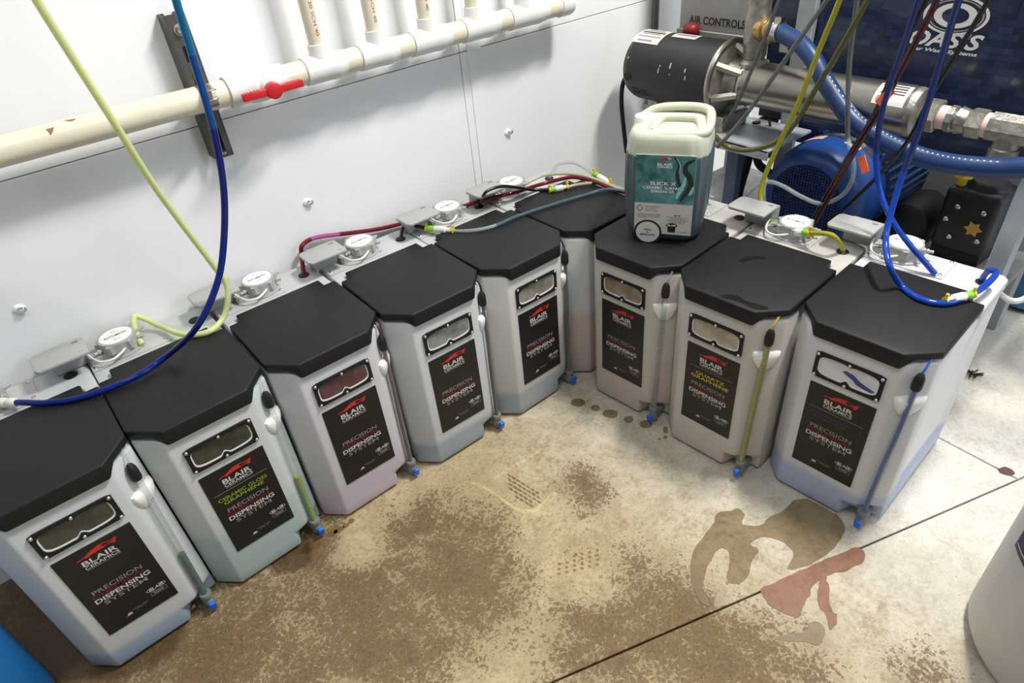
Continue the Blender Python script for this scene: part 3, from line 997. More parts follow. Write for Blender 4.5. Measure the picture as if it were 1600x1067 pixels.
    for s, cx, z, w, h in (('FIRST AID MEASURES IN', -.021, .0945, .034, .0028), ('CASE OF CONTACT', -.025, .0895, .026, .0028), ('RINSE WITH WATER', -.024, .0845, .028, .0028),
                           ('KEEP OUT OF REACH OF CHILDREN', -.029, .0755, .050, .0022), ('AVOID CONTACT WITH EYES AND SKIN', -.029, .0722, .050, .0022), ('WASH HANDS AFTER USE AND STORE UPRIGHT', -.029, .0689, .050, .0022), ('DO NOT MIX', -.044, .0656, .020, .0022),
                           ('DIRECTIONS FOR USE AND DILUTION', .034, .0705, .044, .0024), ('SHAKE WELL BEFORE USE', .034, .0668, .034, .0022), ('APPLY TO A COOL CLEAN SURFACE', .034, .0632, .048, .0022), ('RINSE OFF WITH CLEAN WATER', .034, .0596, .038, .0022), ('STORE FROM 5 TO 30 C', .034, .0562, .032, .0022),
                           ('NET CONTENTS 10 L', .050, .0335, .026, .0022)):
        lettering(s, M_INK, lab, (cx, y2 - .0001, z), w, h)
    for cx in (.030, .038):
        bar(lab, M_INK, cx - .0025, cx + .0025, .0742, .0765, y2, 'droplet')
    bp = [(.010, .050), (.014, .054), (.023, .0555), (.032, .054), (.036, .050), (.034, .047), (.032, .046), (.031, .032), (.015, .032), (.014, .046), (.012, .047)]
    obj('badge', sheet('badge', bp, y2), M_INK, lab)
    lettering('BLAIR', wt, lab, (.023, y2 - .0004, .0500), .019, .0042, shear=.2, bold=.02)
    s0 = obj('round_sticker', B().lathe([(.0315, 0), (.0315, .0006)], 40, Matrix.Translation((-.030, y - .0012, .029)) @ Matrix.Rotation(PI / 2, 4, 'X')).mesh('round_sticker'), M_INK, r)
    obj('sticker_face', B().lathe([(.0268, 0), (.0268, .0004)], 40, Matrix.Translation((-.030, y - .0018, .029)) @ Matrix.Rotation(PI / 2, 4, 'X')).mesh('sticker_face'), mat('sticker_paper', (202, 200, 198), rough=.35), s0)
    for s, z, w, h in (('NEW', .0350, .016, .0050), ('&', .0285, .0040, .0040), ('IMPROVED', .0222, .034, .0052)):
        lettering(s, M_INK, s0, (-.030, y - .0024, z), w, h, bold=.02)


jug()


# ================================================================== HOSES
def hose_mat(name, col, see=.25):
    return clear_mat('hose_' + name, col, see, .12)


HM = {'lime': hose_mat('lime', (226, 233, 168), .3), 'midblue': hose_mat('midblue', (10, 74, 148), .12), 'dusk': hose_mat('dusk', (30, 52, 112), .2), 'navy': hose_mat('navy', (10, 32, 112), .10), 'cyan': hose_mat('cyan', (10, 112, 160), .15), 'red': hose_mat('red', (112, 20, 36), .15), 'pink': hose_mat('pink', (176, 92, 150), .3), 'black': mat('hose_black', (22, 22, 24), rough=.25),
      'clear': clear_mat('hose_clear', (214, 220, 222), .7), 'smoke': clear_mat('hose_smoke', (120, 126, 124), .45), 'cream': hose_mat('cream', (206, 200, 168), .35), 'olive': hose_mat('olive', (104, 104, 56), .25), 'yolive': hose_mat('yellow_olive', (176, 172, 48), .25), 'maroon': hose_mat('maroon', (66, 20, 28), .12), 'blue': hose_mat('blue', (26, 70, 172), .2), 'slate': clear_mat('hose_slate', (120, 150, 162), .62)}


def hose(label, segs, r=.0058, n=7, cat='hose', group=None, name='chemical_hose'):
    """segs: [(material, points)], the first one is the hose itself, the others run on from it as its parts"""
    allp = []
    for m, p in segs:
        allp += p if not allp else p[1:]
    if allp[0].z > .9:                                  # hoses that come from overhead go on up to the ceiling
        up = [allp[0] + (allp[0] - allp[1]).normalized() * .12 + Vector((0, 0, .12)), allp[0] + (allp[0] - allp[1]).normalized() * .15 + Vector((0, 0, 1.2))]
        segs = [(segs[0][0], up[::-1] + list(segs[0][1]))] + list(segs[1:])
        allp = up[::-1] + allp
    if allp[-1].z > .9:
        up = [allp[-1] + (allp[-1] - allp[-2]).normalized() * .12 + Vector((0, 0, .12)), allp[-1] + (allp[-1] - allp[-2]).normalized() * .15 + Vector((0, 0, 1.2))]
        segs = list(segs[:-1]) + [(segs[-1][0], list(segs[-1][1]) + up)]
        allp = allp + up
    full = spline(allp, n)
    k, root = 0, None
    for i, (m, p) in enumerate(segs):
        cnt = (len(p) - 1) * n
        me = B().tube(full[k:k + cnt + 1], r, 10).mesh(name if i == 0 else 'hose_section', smooth=60)
        k += cnt
        if root is None:
            root = tag(obj(name, me, HM[m]), label, cat, group)
        else:
            obj('hose_section', me, HM[m], root)
    return root


def check_valve(h, p, q, flip=False):
    """white check valve with green collar and yellow clips between p and q"""
    p, q = Vector(p), Vector(q)
    if flip:
        p, q = q, p
    d = q - p
    obj('check_valve', B().turned(p + d * .28, q, [(.0085, 0), (.0095, .06), (.0095, .62), (.0060, .68), (.0068, .80), (.0045, 1)], 14).mesh('check_valve'), mat('milky_valve', (222, 224, 214), rough=.3), h)
    obj('collar', B().turned(p, p + d * .30, [(.0070, 0), (.0088, .15), (.0088, .6), (.0075, 1)], 12).mesh('collar'), M_GRN, h)
    for s in (-.04, 1.02):
        c = p + d * s
        obj('clip', B().turned(c - d.normalized() * .002, c + d.normalized() * .002, [(.0085, 0), (.0085, 1)], 12).box(-.003, .003, -.0025, .0025, -.004, .010, Matrix.Translation(c + Vector((0, 0, .006)))).mesh('clip'), M_YEL, h)


zt = H + .006          # lying on a lid
A = at
# lime hose from above to the pump of the second tank
h = hose('lime hose hanging in front of the wall and looping onto the second tank', [('lime', [A(28, -60, y=.13), A(57, 0, y=.15), A(180, 194, y=.21), A(248, 300, y=.25), A(330, 410, y=.285), A(352, 440, y=.29), A(356, 468, y=.285), A(348, 498, z=.490), A(324, 519, z=H + .0065), A(285, 522, z=H + .0065), A(250, 509, z=.483), A(226, 498, z=.496), A(212, 494, z=.505), A(209, 502, z=.505), A(214, 522, z=.489), A(222, 538, z=.474)])], r=.0064)
h = hose('long blue hose hanging from above and sweeping left over two black lids', [('cyan', [A(262, -60, y=.05), A(275, 0, y=.06), A(300, 85, y=.08)]), ('midblue', [A(300, 85, y=.08), A(333, 200, y=.10)]), ('navy', [A(333, 200, y=.10), A(349, 290, y=.115), A(350, 370, y=.125), A(340, 440, y=.12), A(308, 510, y=.12), A(262, 555, z=.50), A(205, 592, z=.487), A(130, 620, z=H + .0066), A(75, 629, z=H + .0066), A(40, 629, z=.486), A(22, 629, z=.486)])], r=.0063)
obj('hose_fitting', B().turned(A(26, 629, z=.486), A(2, 629, z=.483), [(.0072, 0), (.0095, .1), (.0095, .5), (.0080, .6), (.010, .7), (.010, 1)], 14).mesh('hose_fitting'), mat('milky_valve', (222, 224, 214), rough=.3), h)
h = hose('dark red hose lying along the wall behind the pumps', [('red', [tw('A2', .096, .358, ZS), A(471, 398, z=.495), A(472, 384, wall=.03), A(485, 374, wall=.016)]), ('pink', [A(485, 374, wall=.016), A(505, 369, wall=.014), A(530, 366, wall=.014)]), ('red', [A(530, 366, wall=.014), A(590, 358, wall=.014), A(640, 346, wall=.014), A(685, 333, wall=.02), A(712, 326, wall=.035), A(738, 318, y=.362), A(768, 310, y=.338), A(790, 304, y=.312), A(810, 299, y=.303), A(845, 288, z=.484), A(880, 279, z=.489), A(900, 277, z=.490), A(930, 284, z=.487), A(960, 296, z=.484), A(1000, 306, z=H + .006)])])
h = hose('black and clear hose with green check valve lying across the black lids by the corner', [('black', [tw('A3', .096, .358, ZS), A(629, 357, z=.476), A(636, 352, z=.480), A(655, 354, z=.482), A(668, 357, z=.482), A(690, 358, z=.482)]), ('clear', [A(690, 358, z=.482), A(715, 361, z=.481), A(745, 359, z=zt), A(775, 352, z=zt)]), ('slate', [A(775, 352, z=zt), A(805, 339, z=zt), A(850, 324, z=zt), A(885, 313, z=zt), A(920, 303, z=zt)]), ('slate', [A(920, 303, z=zt), A(940, 297, z=zt + .003), A(960, 296, z=zt + .006), A(985, 301, z=zt)])], r=.0046)
check_valve(h, A(668, 357, z=.482), A(707, 360, z=.482))
h = hose('black hose with green check valve arching from the shelf behind the dark red hose', [('black', [tw('A4', .096, .358, ZS), tw('A4', .095, .350, ZS + .010), A(756, 304, y=.298), A(766, 296, y=.291), A(786, 291, y=.287), A(808, 293, y=.290), A(835, 297, z=.484), A(862, 296, z=.484), A(880, 294, z=.484)]), ('cream', [A(880, 294, z=.484), A(900, 289, z=.485), A(925, 286, z=.486)]), ('black', [A(925, 286, z=.486), A(945, 288, z=.486), A(965, 296, z=.484), A(990, 306, z=.483)])], r=.0044)
check_valve(h, A(860, 297, z=.484), A(886, 292, z=.484))
h = hose('clear hose with green check valve arching from the corner shelf', [('clear', [tw('A5', .096, .358, ZS), A(866, 265, z=.485), A(872, 257, z=.498), A(888, 254, z=.502), A(903, 257, z=.500), A(922, 268, z=.492), A(945, 283, z=.484), A(962, 291, z=.482), A(990, 301, z=.481)])], r=.0048)
check_valve(h, A(929, 272, z=.490), A(953, 287, z=.483))
h = hose('cream hose curving from a pump to the jug along the corner', [('cream', [A(819, 289, z=.486), A(830, 282, z=.492), A(850, 274, z=.497), A(880, 271, z=.498), A(910, 274, z=.496), A(940, 284, z=.490), A(965, 295, z=.485), A(1000, 308, z=.484)])], r=.0048)
# jug suction hose, then its far end
J0 = Vector((1.386, -.134, H)) + Matrix.Rotation(math.atan2(-.849, .529), 3, 'Z') @ Vector((-.060, .006, .272))
h = hose('olive hose rising from the jug cap and running up past the pump', [('olive', [J0, A(1010, 181, x=1.42), A(1026, 168, x=1.47), A(1050, 163, x=1.53), A(1080, 175, x=1.60), A(1110, 205, x=1.65), A(1136, 229, x=1.68), A(1172, 234, x=1.70), A(1212, 222, x=1.71), A(1243, 192, x=1.715), A(1275, 138, x=1.71), A(1312, 78, x=1.69), A(1358, -4, x=1.66), A(1395, -70, x=1.64)])], r=.0066)
h = hose('yellow-green hose hanging down to the tank with the yellow title', [('yolive', [A(1335, -70, x=1.58), A(1312, 0, x=1.60), A(1280, 78, x=1.63), A(1250, 155, x=1.635), A(1222, 215, x=1.63), A(1202, 258, x=1.62), A(1189, 295, x=1.605), A(1191, 325, x=1.59), A(1205, 345, x=1.572), A(1222, 358, x=1.555), A(1240, 364, x=1.542), A(1262, 364, x=1.535), A(1290, 365, x=1.53), A(1305, 371, x=1.535), tw('B1', .096, .352, ZS + .012), tw('B1', .096, .357, ZS)])], r=.0060)
check_valve(h, A(1264, 364, x=1.535), A(1232, 362, x=1.545))
h = hose('bright blue hose hanging down and curving over the end lid to a white check valve', [('dusk', [A(1523, -70, x=1.52), A(1498, 0, x=1.54), A(1470, 95, x=1.56), A(1438, 200, x=1.565), A(1412, 268, x=1.555)]), ('blue', [A(1412, 268, x=1.555), A(1393, 330, x=1.53), A(1384, 375, x=1.50), A(1390, 415, x=1.46), A(1408, 446, z=.486), A(1436, 466, z=H + .0062), A(1470, 474, z=H + .0062), A(1500, 468, z=.486), A(1532, 452, z=.494), A(1552, 434, z=.500), A(1556, 425, z=.503), A(1546, 423, z=.500), A(1537, 432, z=.480), tw('B2', .096, .358, ZS)])], r=.0062)
check_valve(h, A(1519, 460, z=.490), A(1478, 470, z=.486))
h = hose('blue hose crossing in front of another blue hose, ending on the end tank shelf', [('dusk', [A(1452, -70, x=1.56), A(1435, 0, x=1.58), A(1396, 118, x=1.60), A(1378, 175, x=1.60), A(1369, 240, x=1.60)]), ('blue', [A(1369, 240, x=1.60), A(1375, 298, x=1.60), A(1393, 342, x=1.585), A(1418, 378, x=1.58), A(1441, 405, x=1.59), A(1461, 428, z=ZS + .007)])], r=.0058)
h = hose('dark maroon hose dropping in front of the blue electric motor', [('maroon', [A(1490, -60, x=1.66), A(1464, 0, x=1.67), A(1440, 48, x=1.67), A(1381, 160, x=1.68), A(1336, 235, x=1.69), A(1300, 300, x=1.71), A(1272, 350, x=1.73), A(1262, 380, x=1.74)])], r=.0064)
h = hose('black hose dropping beside the dark maroon one', [('black', [A(1462, -60, x=1.68), A(1446, 0, x=1.69), A(1426, 40, x=1.69), A(1370, 172, x=1.70), A(1330, 238, x=1.71), A(1290, 308, x=1.73), A(1266, 352, x=1.75), A(1258, 380, x=1.75)])], r=.0062)
h = hose('thin black hose running from the top right down behind the bright blue hoses', [('black', [A(1572, -50, x=1.70), A(1545, 0, x=1.70), A(1500, 75, x=1.71), A(1455, 150, x=1.72), A(1420, 218, x=1.73), A(1375, 272, x=1.74), A(1320, 326, x=1.75), A(1295, 350, x=1.76), A(1285, 372, x=1.76)])], r=.0050)
h = hose('smoky clear hose slanting down to the jug from the top', [('smoke', [A(1330, -60, x=1.64), A(1292, 0, x=1.63), A(1250, 60, x=1.62), A(1205, 125, x=1.61), A(1165, 180, x=1.60), A(1136, 214, x=1.58), A(1120, 230, x=1.57)])], r=.0052)
h = hose('smoky clear hose slanting steeply down in front of the steel fitting', [('smoke', [A(1245, -60, x=1.70), A(1218, 0, x=1.70), A(1195, 60, x=1.71), A(1172, 115, x=1.72), A(1150, 165, x=1.73), A(1130, 200, x=1.74)])], r=.0048)
h = hose('clear hose hanging straight in front of the steel pump, looping to the left below', [('smoke', [A(1345, -60, x=1.70), A(1339, 0, x=1.71), A(1328, 90, x=1.72), A(1325, 160, x=1.73), A(1325, 215, x=1.74)]), ('clear', [A(1325, 215, x=1.74), A(1334, 255, x=1.74), A(1330, 285, x=1.74), A(1312, 308, x=1.74), A(1282, 318, x=1.73), A(1250, 306, x=1.73), A(1222, 290, x=1.73), A(1200, 284, x=1.73), A(1180, 292, x=1.73), A(1165, 308, x=1.73), A(1155, 330, x=1.74)])], r=.0056)


# ================================================================== WALL PIPE, STRUT, RISERS
PO, PZ, PR = .067, .9155, .0258
r = thing('pipe_manifold', 'large white plastic wall pipe with five risers and a red-handled ball valve', 'pipe', wp(.5, PO, PZ))
r0 = r.location.copy()


def px(x, dz=0, off=PO):
    return wp(x, off, PZ + dz) - r0


def seg(name, x0, x1, rad, m, parent=r, prof=None):
    return obj(name, B().turned(px(x0), px(x1), prof or [(rad, 0), (rad, 1)], 36).mesh(name, bevel=.0008, seg=1, smooth=30), m, parent)


TR = .0292
seg('pipe_section', -.45, .605, PR, M_PVCB)
seg('pipe_section', .69, .80, PR, M_PVCB)
for x0, x1 in ((.84, .92), (.98, 1.07), (1.135, 1.22), (1.29, 1.38), (1.46, 1.555)):
    seg('pipe_section', x0, x1, PR, M_PVCB)
for x0, x1, xr in ((.761, .860, .806), (.899, 1.000, .952), (1.044, 1.156, 1.096), (1.201, 1.314, 1.240), (1.356, 1.491, 1.408)):
    t = seg('tee', x0, x1, TR, M_PVC, prof=[(TR, 0), (TR, .62), (TR + .001, .68), (TR + .001, .80), (TR - .001, .84), (TR - .002, 1)])
    obj('tee_hub', B().turned(px(xr, .012), px(xr, .050), [(.023, 0), (.0205, .5), (.0200, 1)], 24).mesh('tee_hub', bevel=.0008, seg=1), M_PVC, t)
    p = obj('riser_pipe', B().cyl(px(xr, .048), px(xr, .55), .0158, seg=24).mesh('riser_pipe'), M_PVCB, r)
    o = lettering('PVC 1120 SCH 40', mat('faded_red_print', (176, 96, 84), rough=.6), p, px(xr + .003, .125, PO + .0163), .115, .0075)
    o.rotation_euler = Matrix(((0, 1, 0), (0, 0, -1), (-1, 0, 0))).to_euler()
seg('end_cap', 1.540, 1.590, TR, M_PVC, prof=[(TR, 0), (TR, .8), (TR - .003, .96), (.012, 1)])
v = seg('ball_valve', .586, .712, .0305, M_PVC, prof=[(.0305, 0), (.0305, .30), (.0325, .36), (.0345, .45), (.0345, .60), (.0325, .68), (.0305, .74), (.0305, 1)])
hp = at(427, 143, wall=.128)
vx = hp.x + .004
HZ = hp.z - PZ
obj('valve_collar', B().turned(px(vx, HZ * .5, PO + .024), px(vx, HZ, PO + .044), [(.0215, 0), (.0205, .6), (.0185, 1)], 28).mesh('valve_collar'), M_PVC, v)
hb = B().turned(px(vx, HZ, PO + .040), px(vx, HZ, PO + .062), [(.0162, 0), (.0165, .95), (.0140, 1)], 28)
Mh = Matrix.Translation(px(vx, HZ, PO + .051)) @ Matrix.Rotation(math.atan(WM), 4, 'Z')
for sg_ in (-1, 1):
    hb.prism([(.010 * sg_, -.008), (.066 * sg_, -.0065), (.066 * sg_, .0065), (.010 * sg_, .008)][::sg_], -.0070, .0070, Mh)
    for k in range(5):
        hb.box(min((.030 + .007 * k) * sg_, (.033 + .007 * k) * sg_), max((.030 + .007 * k) * sg_, (.033 + .007 * k) * sg_), -.0062, .0062, .0066, .0080, Mh)
obj('valve_handle', hb.mesh('valve_handle', bevel=.0014, seg=2), M_RED, v)
M_WEAR = mat('scraped_brown', (128, 100, 74), rough=.7)
for u, v_, w, hh in ((80, 209, 7, 8), (110, 190, 12, 3)):
    pts = [at(u + w * a, v_ + hh * b, wall=PO + PR * .80) for a, b in ((-.9, -.4), (.2, -.6), (.9, -.9), (.7, .2), (.2, .9), (-.3, .2))]
    nrm = Vector((0, -.62, .78)) if hh > 4 else Vector((0, -.25, .97))
    c0 = at(u, v_, wall=PO + PR * (.62 if hh > 4 else .3))
    ax = wp(c0.x, PO, PZ)
    qs = []
    for p in pts:
        ang = math.atan2(.78, .62) + (PZ * 0 + (p.z - pts[0].z)) / PR if hh > 4 else math.atan2(.97, .25) + (p.z - pts[0].z) / PR
        qs.append(wp(p.x, PO + math.cos(ang) * (PR + .0006), PZ + math.sin(ang) * (PR + .0006)) - r0)
    b = B()
    b.bm.faces.new([b.bm.verts.new(q) for q in qs])
    obj('scrape_mark', b.mesh('scrape_mark'), M_WEAR, r)

# strut channel behind the pipe
s = thing('strut_channel', 'dark steel strut channel screwed to the wall behind the big pipe', 'bracket', wp(.5435, 0, .785))
RZ = Matrix.Rotation(math.atan(WM), 4, 'Z')
s.rotation_euler = (0, 0, math.atan(WM))
b = B()
hL = .283
for x0, x1, y0, y1 in ((-.0205, -.0175, -.041, 0), (.0175, .0205, -.041, 0), (-.0175, -.0095, -.0025, 0), (.0095, .0175, -.0025, 0), (-.0115, -.0095, -.010, -.0025), (.0095, .0115, -.010, -.0025)):
    b.box(x0, x1, y0, y1, 0, hL)
obj('channel', b.mesh('channel', bevel=.0006, seg=1), M_DKSTEEL, s)
b = B()
holes = [(.196, .226), (.148, .172), (.005, .062)]
zs_ = [0]
b.box(-.0175, -.0065, -.041, -.038, 0, hL).box(.0065, .0175, -.041, -.038, 0, hL)
cur = 0
for a_, c_ in sorted(holes) + [(hL, hL)]:
    b.box(-.0065, .0065, -.041, -.038, cur, a_)
    cur = c_
obj('channel_back', b.mesh('channel_back'), M_DKSTEEL, s)
obj('bolt', B().turned((0, -.041, .255), (0, -.049, .255), [(.011, 0), (.011, .2), (.007, .25), (.006, 1)], 12).mesh('bolt'), M_STEELR, s)
k = thing('pipe_clamp', 'zinc clamp with two bolts holding the big pipe to the strut', 'clamp', wp(.5435, PO, PZ), math.atan(WM))
b = B()
n = 28
for sgn in (0, 1):
    lo, hi = [], []
ri, ro = PR + .0003, PR + .0018
ring_i = [(ri * math.cos(2 * PI * q / 40), ri * math.sin(2 * PI * q / 40)) for q in range(40)]
ring_o = [(ro * math.cos(2 * PI * q / 40), ro * math.sin(2 * PI * q / 40)) for q in range(40)]
me = ring_mesh('band', ring_i, ring_o, -.014, .014)
o = obj('band', me, M_STEEL, k)
o.rotation_euler = (0, 0, PI / 2)
b = B()
for sg_ in (-.011, .011):
    b.box(-.012, .012, -.046, -.020, sg_ * .8 - .0013 + .012, sg_ * .8 + .0013 + .012)
obj('clamp_ear', b.mesh('clamp_ear', bevel=.0006, seg=1), M_STEEL, k)
obj('clamp_bolt', B().cyl((0, -.037, -.004), (0, -.037, .030), .0036, seg=12).cyl((0, -.037, .022), (0, -.037, .028), .0065, seg=6).mesh('clamp_bolt'), M_STEEL, k)

# small cable anchors left in the wall
for u, v_, lab in ((30, 483, 'white cable anchor on the wall at the far left'), (480, 316, 'white cable anchor on the wall between the wall pipe and the red hose'), (793, 207, 'white cable anchor on the wall right of the seam')):
    c = at(u, v_, wall=0)
    a = thing('wall_anchor', lab, 'hook', c, math.atan(WM))
    obj('anchor_pad', B().loft([[(x * q, -y_, z * q) for x, z in [(.012 * math.cos(2 * PI * i / 14) * (1 + .15 * math.sin(3 * i)), .011 * math.sin(2 * PI * i / 14)) for i in range(14)]] for q, y_ in ((1, 0), (.8, .004), (.35, .007))]).mesh('anchor_pad', smooth=60), M_WHITE, a)
    obj('anchor_loop', B().tube(spline([(-.003, -.004, .002), (.002, -.012, .006), (.009, -.013, .004), (.010, -.008, -.003), (.006, -.003, -.006)], 5), .0022, 8).mesh('anchor_loop'), M_SCREW, a)

# ================================================================== WASH MACHINE BEHIND THE RIGHT ROW
def curved_patch(name, cx, cz, rad, y0, y1, a0, a1, m, parent, n=10, thick=.0006):
    """sheet wrapped on a cylinder along y; angle 0 points to -x, 90 degrees up"""
    b = B()
    rows = []
    for k in range(n + 1):
        a = math.radians(a0 + (a1 - a0) * k / n)
        p = (cx - rad * math.cos(a), cz + rad * math.sin(a))
        rows.append((b.bm.verts.new((p[0], y0, p[1])), b.bm.verts.new((p[0], y1, p[1]))))
    for p, q in zip(rows, rows[1:]):
        b.bm.faces.new((p[0], p[1], q[1], q[0]))
    return obj(name, b.mesh(name, smooth=60), m, parent)


M_NAVY = mat('navy_paint', (26, 52, 104), rough=.35, noise=.05, nscale=20)
M_MBLUE = mat('motor_blue', (28, 66, 130), rough=.35, noise=.06, nscale=25)
M_MOTOR = mat('black_motor_paint', (30, 31, 34), rough=.42, noise=.15, nscale=30, bump=.1, bscale=200)
M_PAPER = mat('plate_paper', (212, 210, 202), rough=.4)
M_PINK = mat('pink_thread_tape', (222, 190, 182), rough=.6)

# frame: posts, rails and deck
f = thing('machine_stand', 'grey metal machine stand with a bare front post at the right', 'frame', (1.90, -.3, 0))
fo = f.location.copy()


def fbox(name, x0, x1, y0, y1, z0, z1, m, parent=f, o=fo, bev=.002):
    return obj(name, B().box(x0 - o.x, x1 - o.x, y0 - o.y, y1 - o.y, z0 - o.z, z1 - o.z).mesh(name, bevel=bev, seg=1), m, parent)


fbox('post', 1.780, 1.818, -.760, -.722, 0, .640, M_ALU)
fbox('post', 1.975, 1.995, -.105, -.055, 0, 1.45, M_ALU)
fbox('post', 1.84, 1.87, -.02, .02, 0, .55, mat('blue_grey_paint', (84, 98, 122), rough=.45))
fbox('post', 2.24, 2.29, .25, .30, 0, 1.2, M_ALU)
fbox('post', 2.24, 2.29, -.70, -.65, 0, .60, M_ALU)
fbox('side_rail', 1.818, 2.24, -.758, -.724, .545, .580, M_ALU)
fbox('deck', 1.80, 2.29, -.72, .30, .245, .262, mat('worn_deck_metal', (132, 134, 134), rough=.5, metal=.3, noise=.3, nscale=22))
fbox('back_sheet', 2.295, 2.30, -.72, -.15, .262, .60, mat('grey_sheet', (134, 134, 132), rough=.5, noise=.1, nscale=10))
fbox('pump_shelf', 1.76, 1.97, -.16, .09, .560, .568, M_ALU)
fbox('shelf_lip', 1.76, 1.766, -.16, .09, .540, .568, M_ALU)
fbox('hanger', 1.945, 1.965, -.12, -.035, .765, .800, M_ALU)
obj('hanger_bolt', B().turned((1.945 - fo.x, -.075 - fo.y, .782), (1.935 - fo.x, -.075 - fo.y, .782), [(.011, 0), (.011, .6), (.006, 1)], 12).mesh('hanger_bolt'), M_RUB, f)
fbox('gusset', 2.0, 2.03, -.02, .03, .44, .56, mat('rust_brown', (128, 74, 54), rough=.7, noise=.2, nscale=30))

# control cabinet
c = thing('control_cabinet', 'grey metal cabinet lettered AIR CONTROLS above the black motor', 'cabinet', (2.05, .18, .76))
co = c.location.copy()
fbox('case', 1.97, 2.15, .040, .332, .790, 1.35, mat('brushed_cabinet', (142, 140, 136), rough=.4, metal=.25, noise=.08, nscale=9), c, co)
fbox('bottom_flange', 1.962, 2.15, .036, .336, .762, .790, mat('brushed_cabinet', (142, 140, 136)), c, co)
o = lettering('AIR CONTROLS', M_INK, c, (1.9695 - co.x,   .1955 - co.y, .8175 - co.z), .200, .0225, bold=.025)
o.rotation_euler = (PI / 2, 0, -PI / 2)
obj('red_knob', B().turned((1.95 - co.x, .270 - co.y, .772 - co.z), (1.95 - co.x, .270 - co.y, .812 - co.z), [(.010, 0), (.026, .3), (.024, .8), (.012, 1)], 16).mesh('red_knob', smooth=60), mat('dark_red_knob', (120, 26, 34), rough=.4), c)

# dark blue panel with emblem
p = thing('machine_housing', 'dark blue woven-patterned machine housing with a silver ring emblem', 'panel', (2.02, -.6, .57))
po = p.location.copy()
mp = mat('woven_navy', (24, 36, 64), rough=.3, coat=.3)
nt = mp.node_tree
tc = nt.nodes.new('ShaderNodeTexCoord')
mpn = nt.nodes.new('ShaderNodeMapping')
mpn.inputs['Rotation'].default_value = (0, PI / 2, 0)
mpn.inputs['Scale'].default_value = (1, 1, 1)
sep = nt.nodes.new('ShaderNodeSeparateXYZ')
com = nt.nodes.new('ShaderNodeCombineXYZ')
nt.links.new(tc.outputs['Object'], sep.inputs[0])
nt.links.new(sep.outputs['Y'], com.inputs['X'])
nt.links.new(sep.outputs['Z'], com.inputs['Y'])
br = nt.nodes.new('ShaderNodeTexBrick')
br.inputs['Scale'].default_value = 1
br.inputs['Brick Width'].default_value = .030
br.inputs['Row Height'].default_value = .014
br.inputs['Mortar Size'].default_value = .0006
br.inputs['Bias'].default_value = -.1
br.inputs['Color1'].default_value = lin((17, 27, 52))
br.inputs['Color2'].default_value = lin((36, 50, 82))
br.inputs['Mortar'].default_value = lin((18, 27, 50))
nt.links.new(com.outputs[0], br.inputs['Vector'])
nt.links.new(br.outputs['Color'], nt.nodes['Principled BSDF'].inputs['Base Color'])
fbox('face', 2.00, 2.04, -1.35, .035, .565, 1.45, mp, p, po)
PX = 1.9995
RF = (PI / 2, 0, -PI / 2)


def panel_ring(rx, rz, w, m=M_SILV, dx=0.0):
    n = 40
    inner = [((rx - w) * math.cos(2 * PI * k / n), (rz - w * .55) * math.sin(2 * PI * k / n)) for k in range(n)]
    outer = [(rx * math.cos(2 * PI * k / n), rz * math.sin(2 * PI * k / n)) for k in range(n)]
    o = obj('emblem_ring', ring_mesh('emblem_ring', inner, outer, 0, .0006), m, p)
    o.location = (PX - .0007 - dx - po.x, -.432 - po.y, .878 - po.z)
    o.rotation_euler = (0, 0, -PI / 2)


panel_ring(.070, .040, .007)
panel_ring(.046, .026, .017, dx=.0003)
panel_ring(.060, .0335, .004, M_GRAYP)
for s, y, z, w, hh, sh in (('OASIS', -.424, .826, .162, .034, .3), ('Car Wash Systems', -.426, .8005, .150, .0105, .25)):
    o = lettering(s, M_SILV, p, (PX - .0003 - po.x, y - po.y, z - po.z), w, hh, RF, shear=sh, bold=.03)

# black pump motor with steel pump tube
AX, AZ = 1.86, .700
b_ = thing('booster_pump', 'long steel pump with a black motor at its left end', 'pump', (AX, 0, .568))
bo = b_.location.copy()
V3 = lambda y, dx=0, dz=0: Vector((AX + dx - bo.x, y, AZ + dz - bo.z))


def turn(name, y0, y1, prof, m, parent=b_, seg_=40, bev=0.0, sm=35):
    return obj(name, B().turned(V3(y0), V3(y1), prof, seg_).mesh(name, bevel=bev, seg=1, smooth=sm), m, parent)


mot = turn('motor', .395, .058, [(.050, 0), (.075, .01), (.092, .05), (.0985, .10), (.1, .12), (.1, 1)], M_MOTOR)
turn('fan_cap', .418, .392, [(.044, 0), (.052, .3), (.052, 1)], M_RUB, mot)
turn('flange', .062, .048, [(.102, 0), (.109, .25), (.109, .75), (.104, 1)], M_STEEL)
turn('adapter', .050, -.005, [(.100, 0), (.060, .25), (.056, .5), (.062, 1)], M_STEELR)
br_ = B()
for k in range(6):
    a = 2 * PI * k / 6 + .4
    br_.tube([V3(.050, .088 * math.cos(a), .088 * math.sin(a)), V3(-.012, .056 * math.cos(a), .056 * math.sin(a))], .011, 6)
obj('adapter_leg', br_.mesh('adapter_leg'), M_STEEL, b_)
turn('pump_tube', -.002, -.455, [(.0560, 0), (.060, .015), (.060, .035), (.0575, .045), (.0575, .96), (.056, 1)], M_STEEL, seg_=48)
turn('end_cap', -.455, -.478, [(.0565, 0), (.054, .6), (.040, 1)], M_STEELR)
turn('hex_nut', -.476, -.512, [(.034, 0), (.037, .1), (.037, .9), (.034, 1)], M_STEELR, seg_=6, sm=20)
turn('thread_tape', -.512, -.530, [(.0255, 0), (.0255, 1)], M_PINK)
turn('union', -.530, -.572, [(.029, 0), (.029, .3), (.025, .4), (.030, .5), (.026, .9), (.024, 1)], M_STEELR, seg_=10)
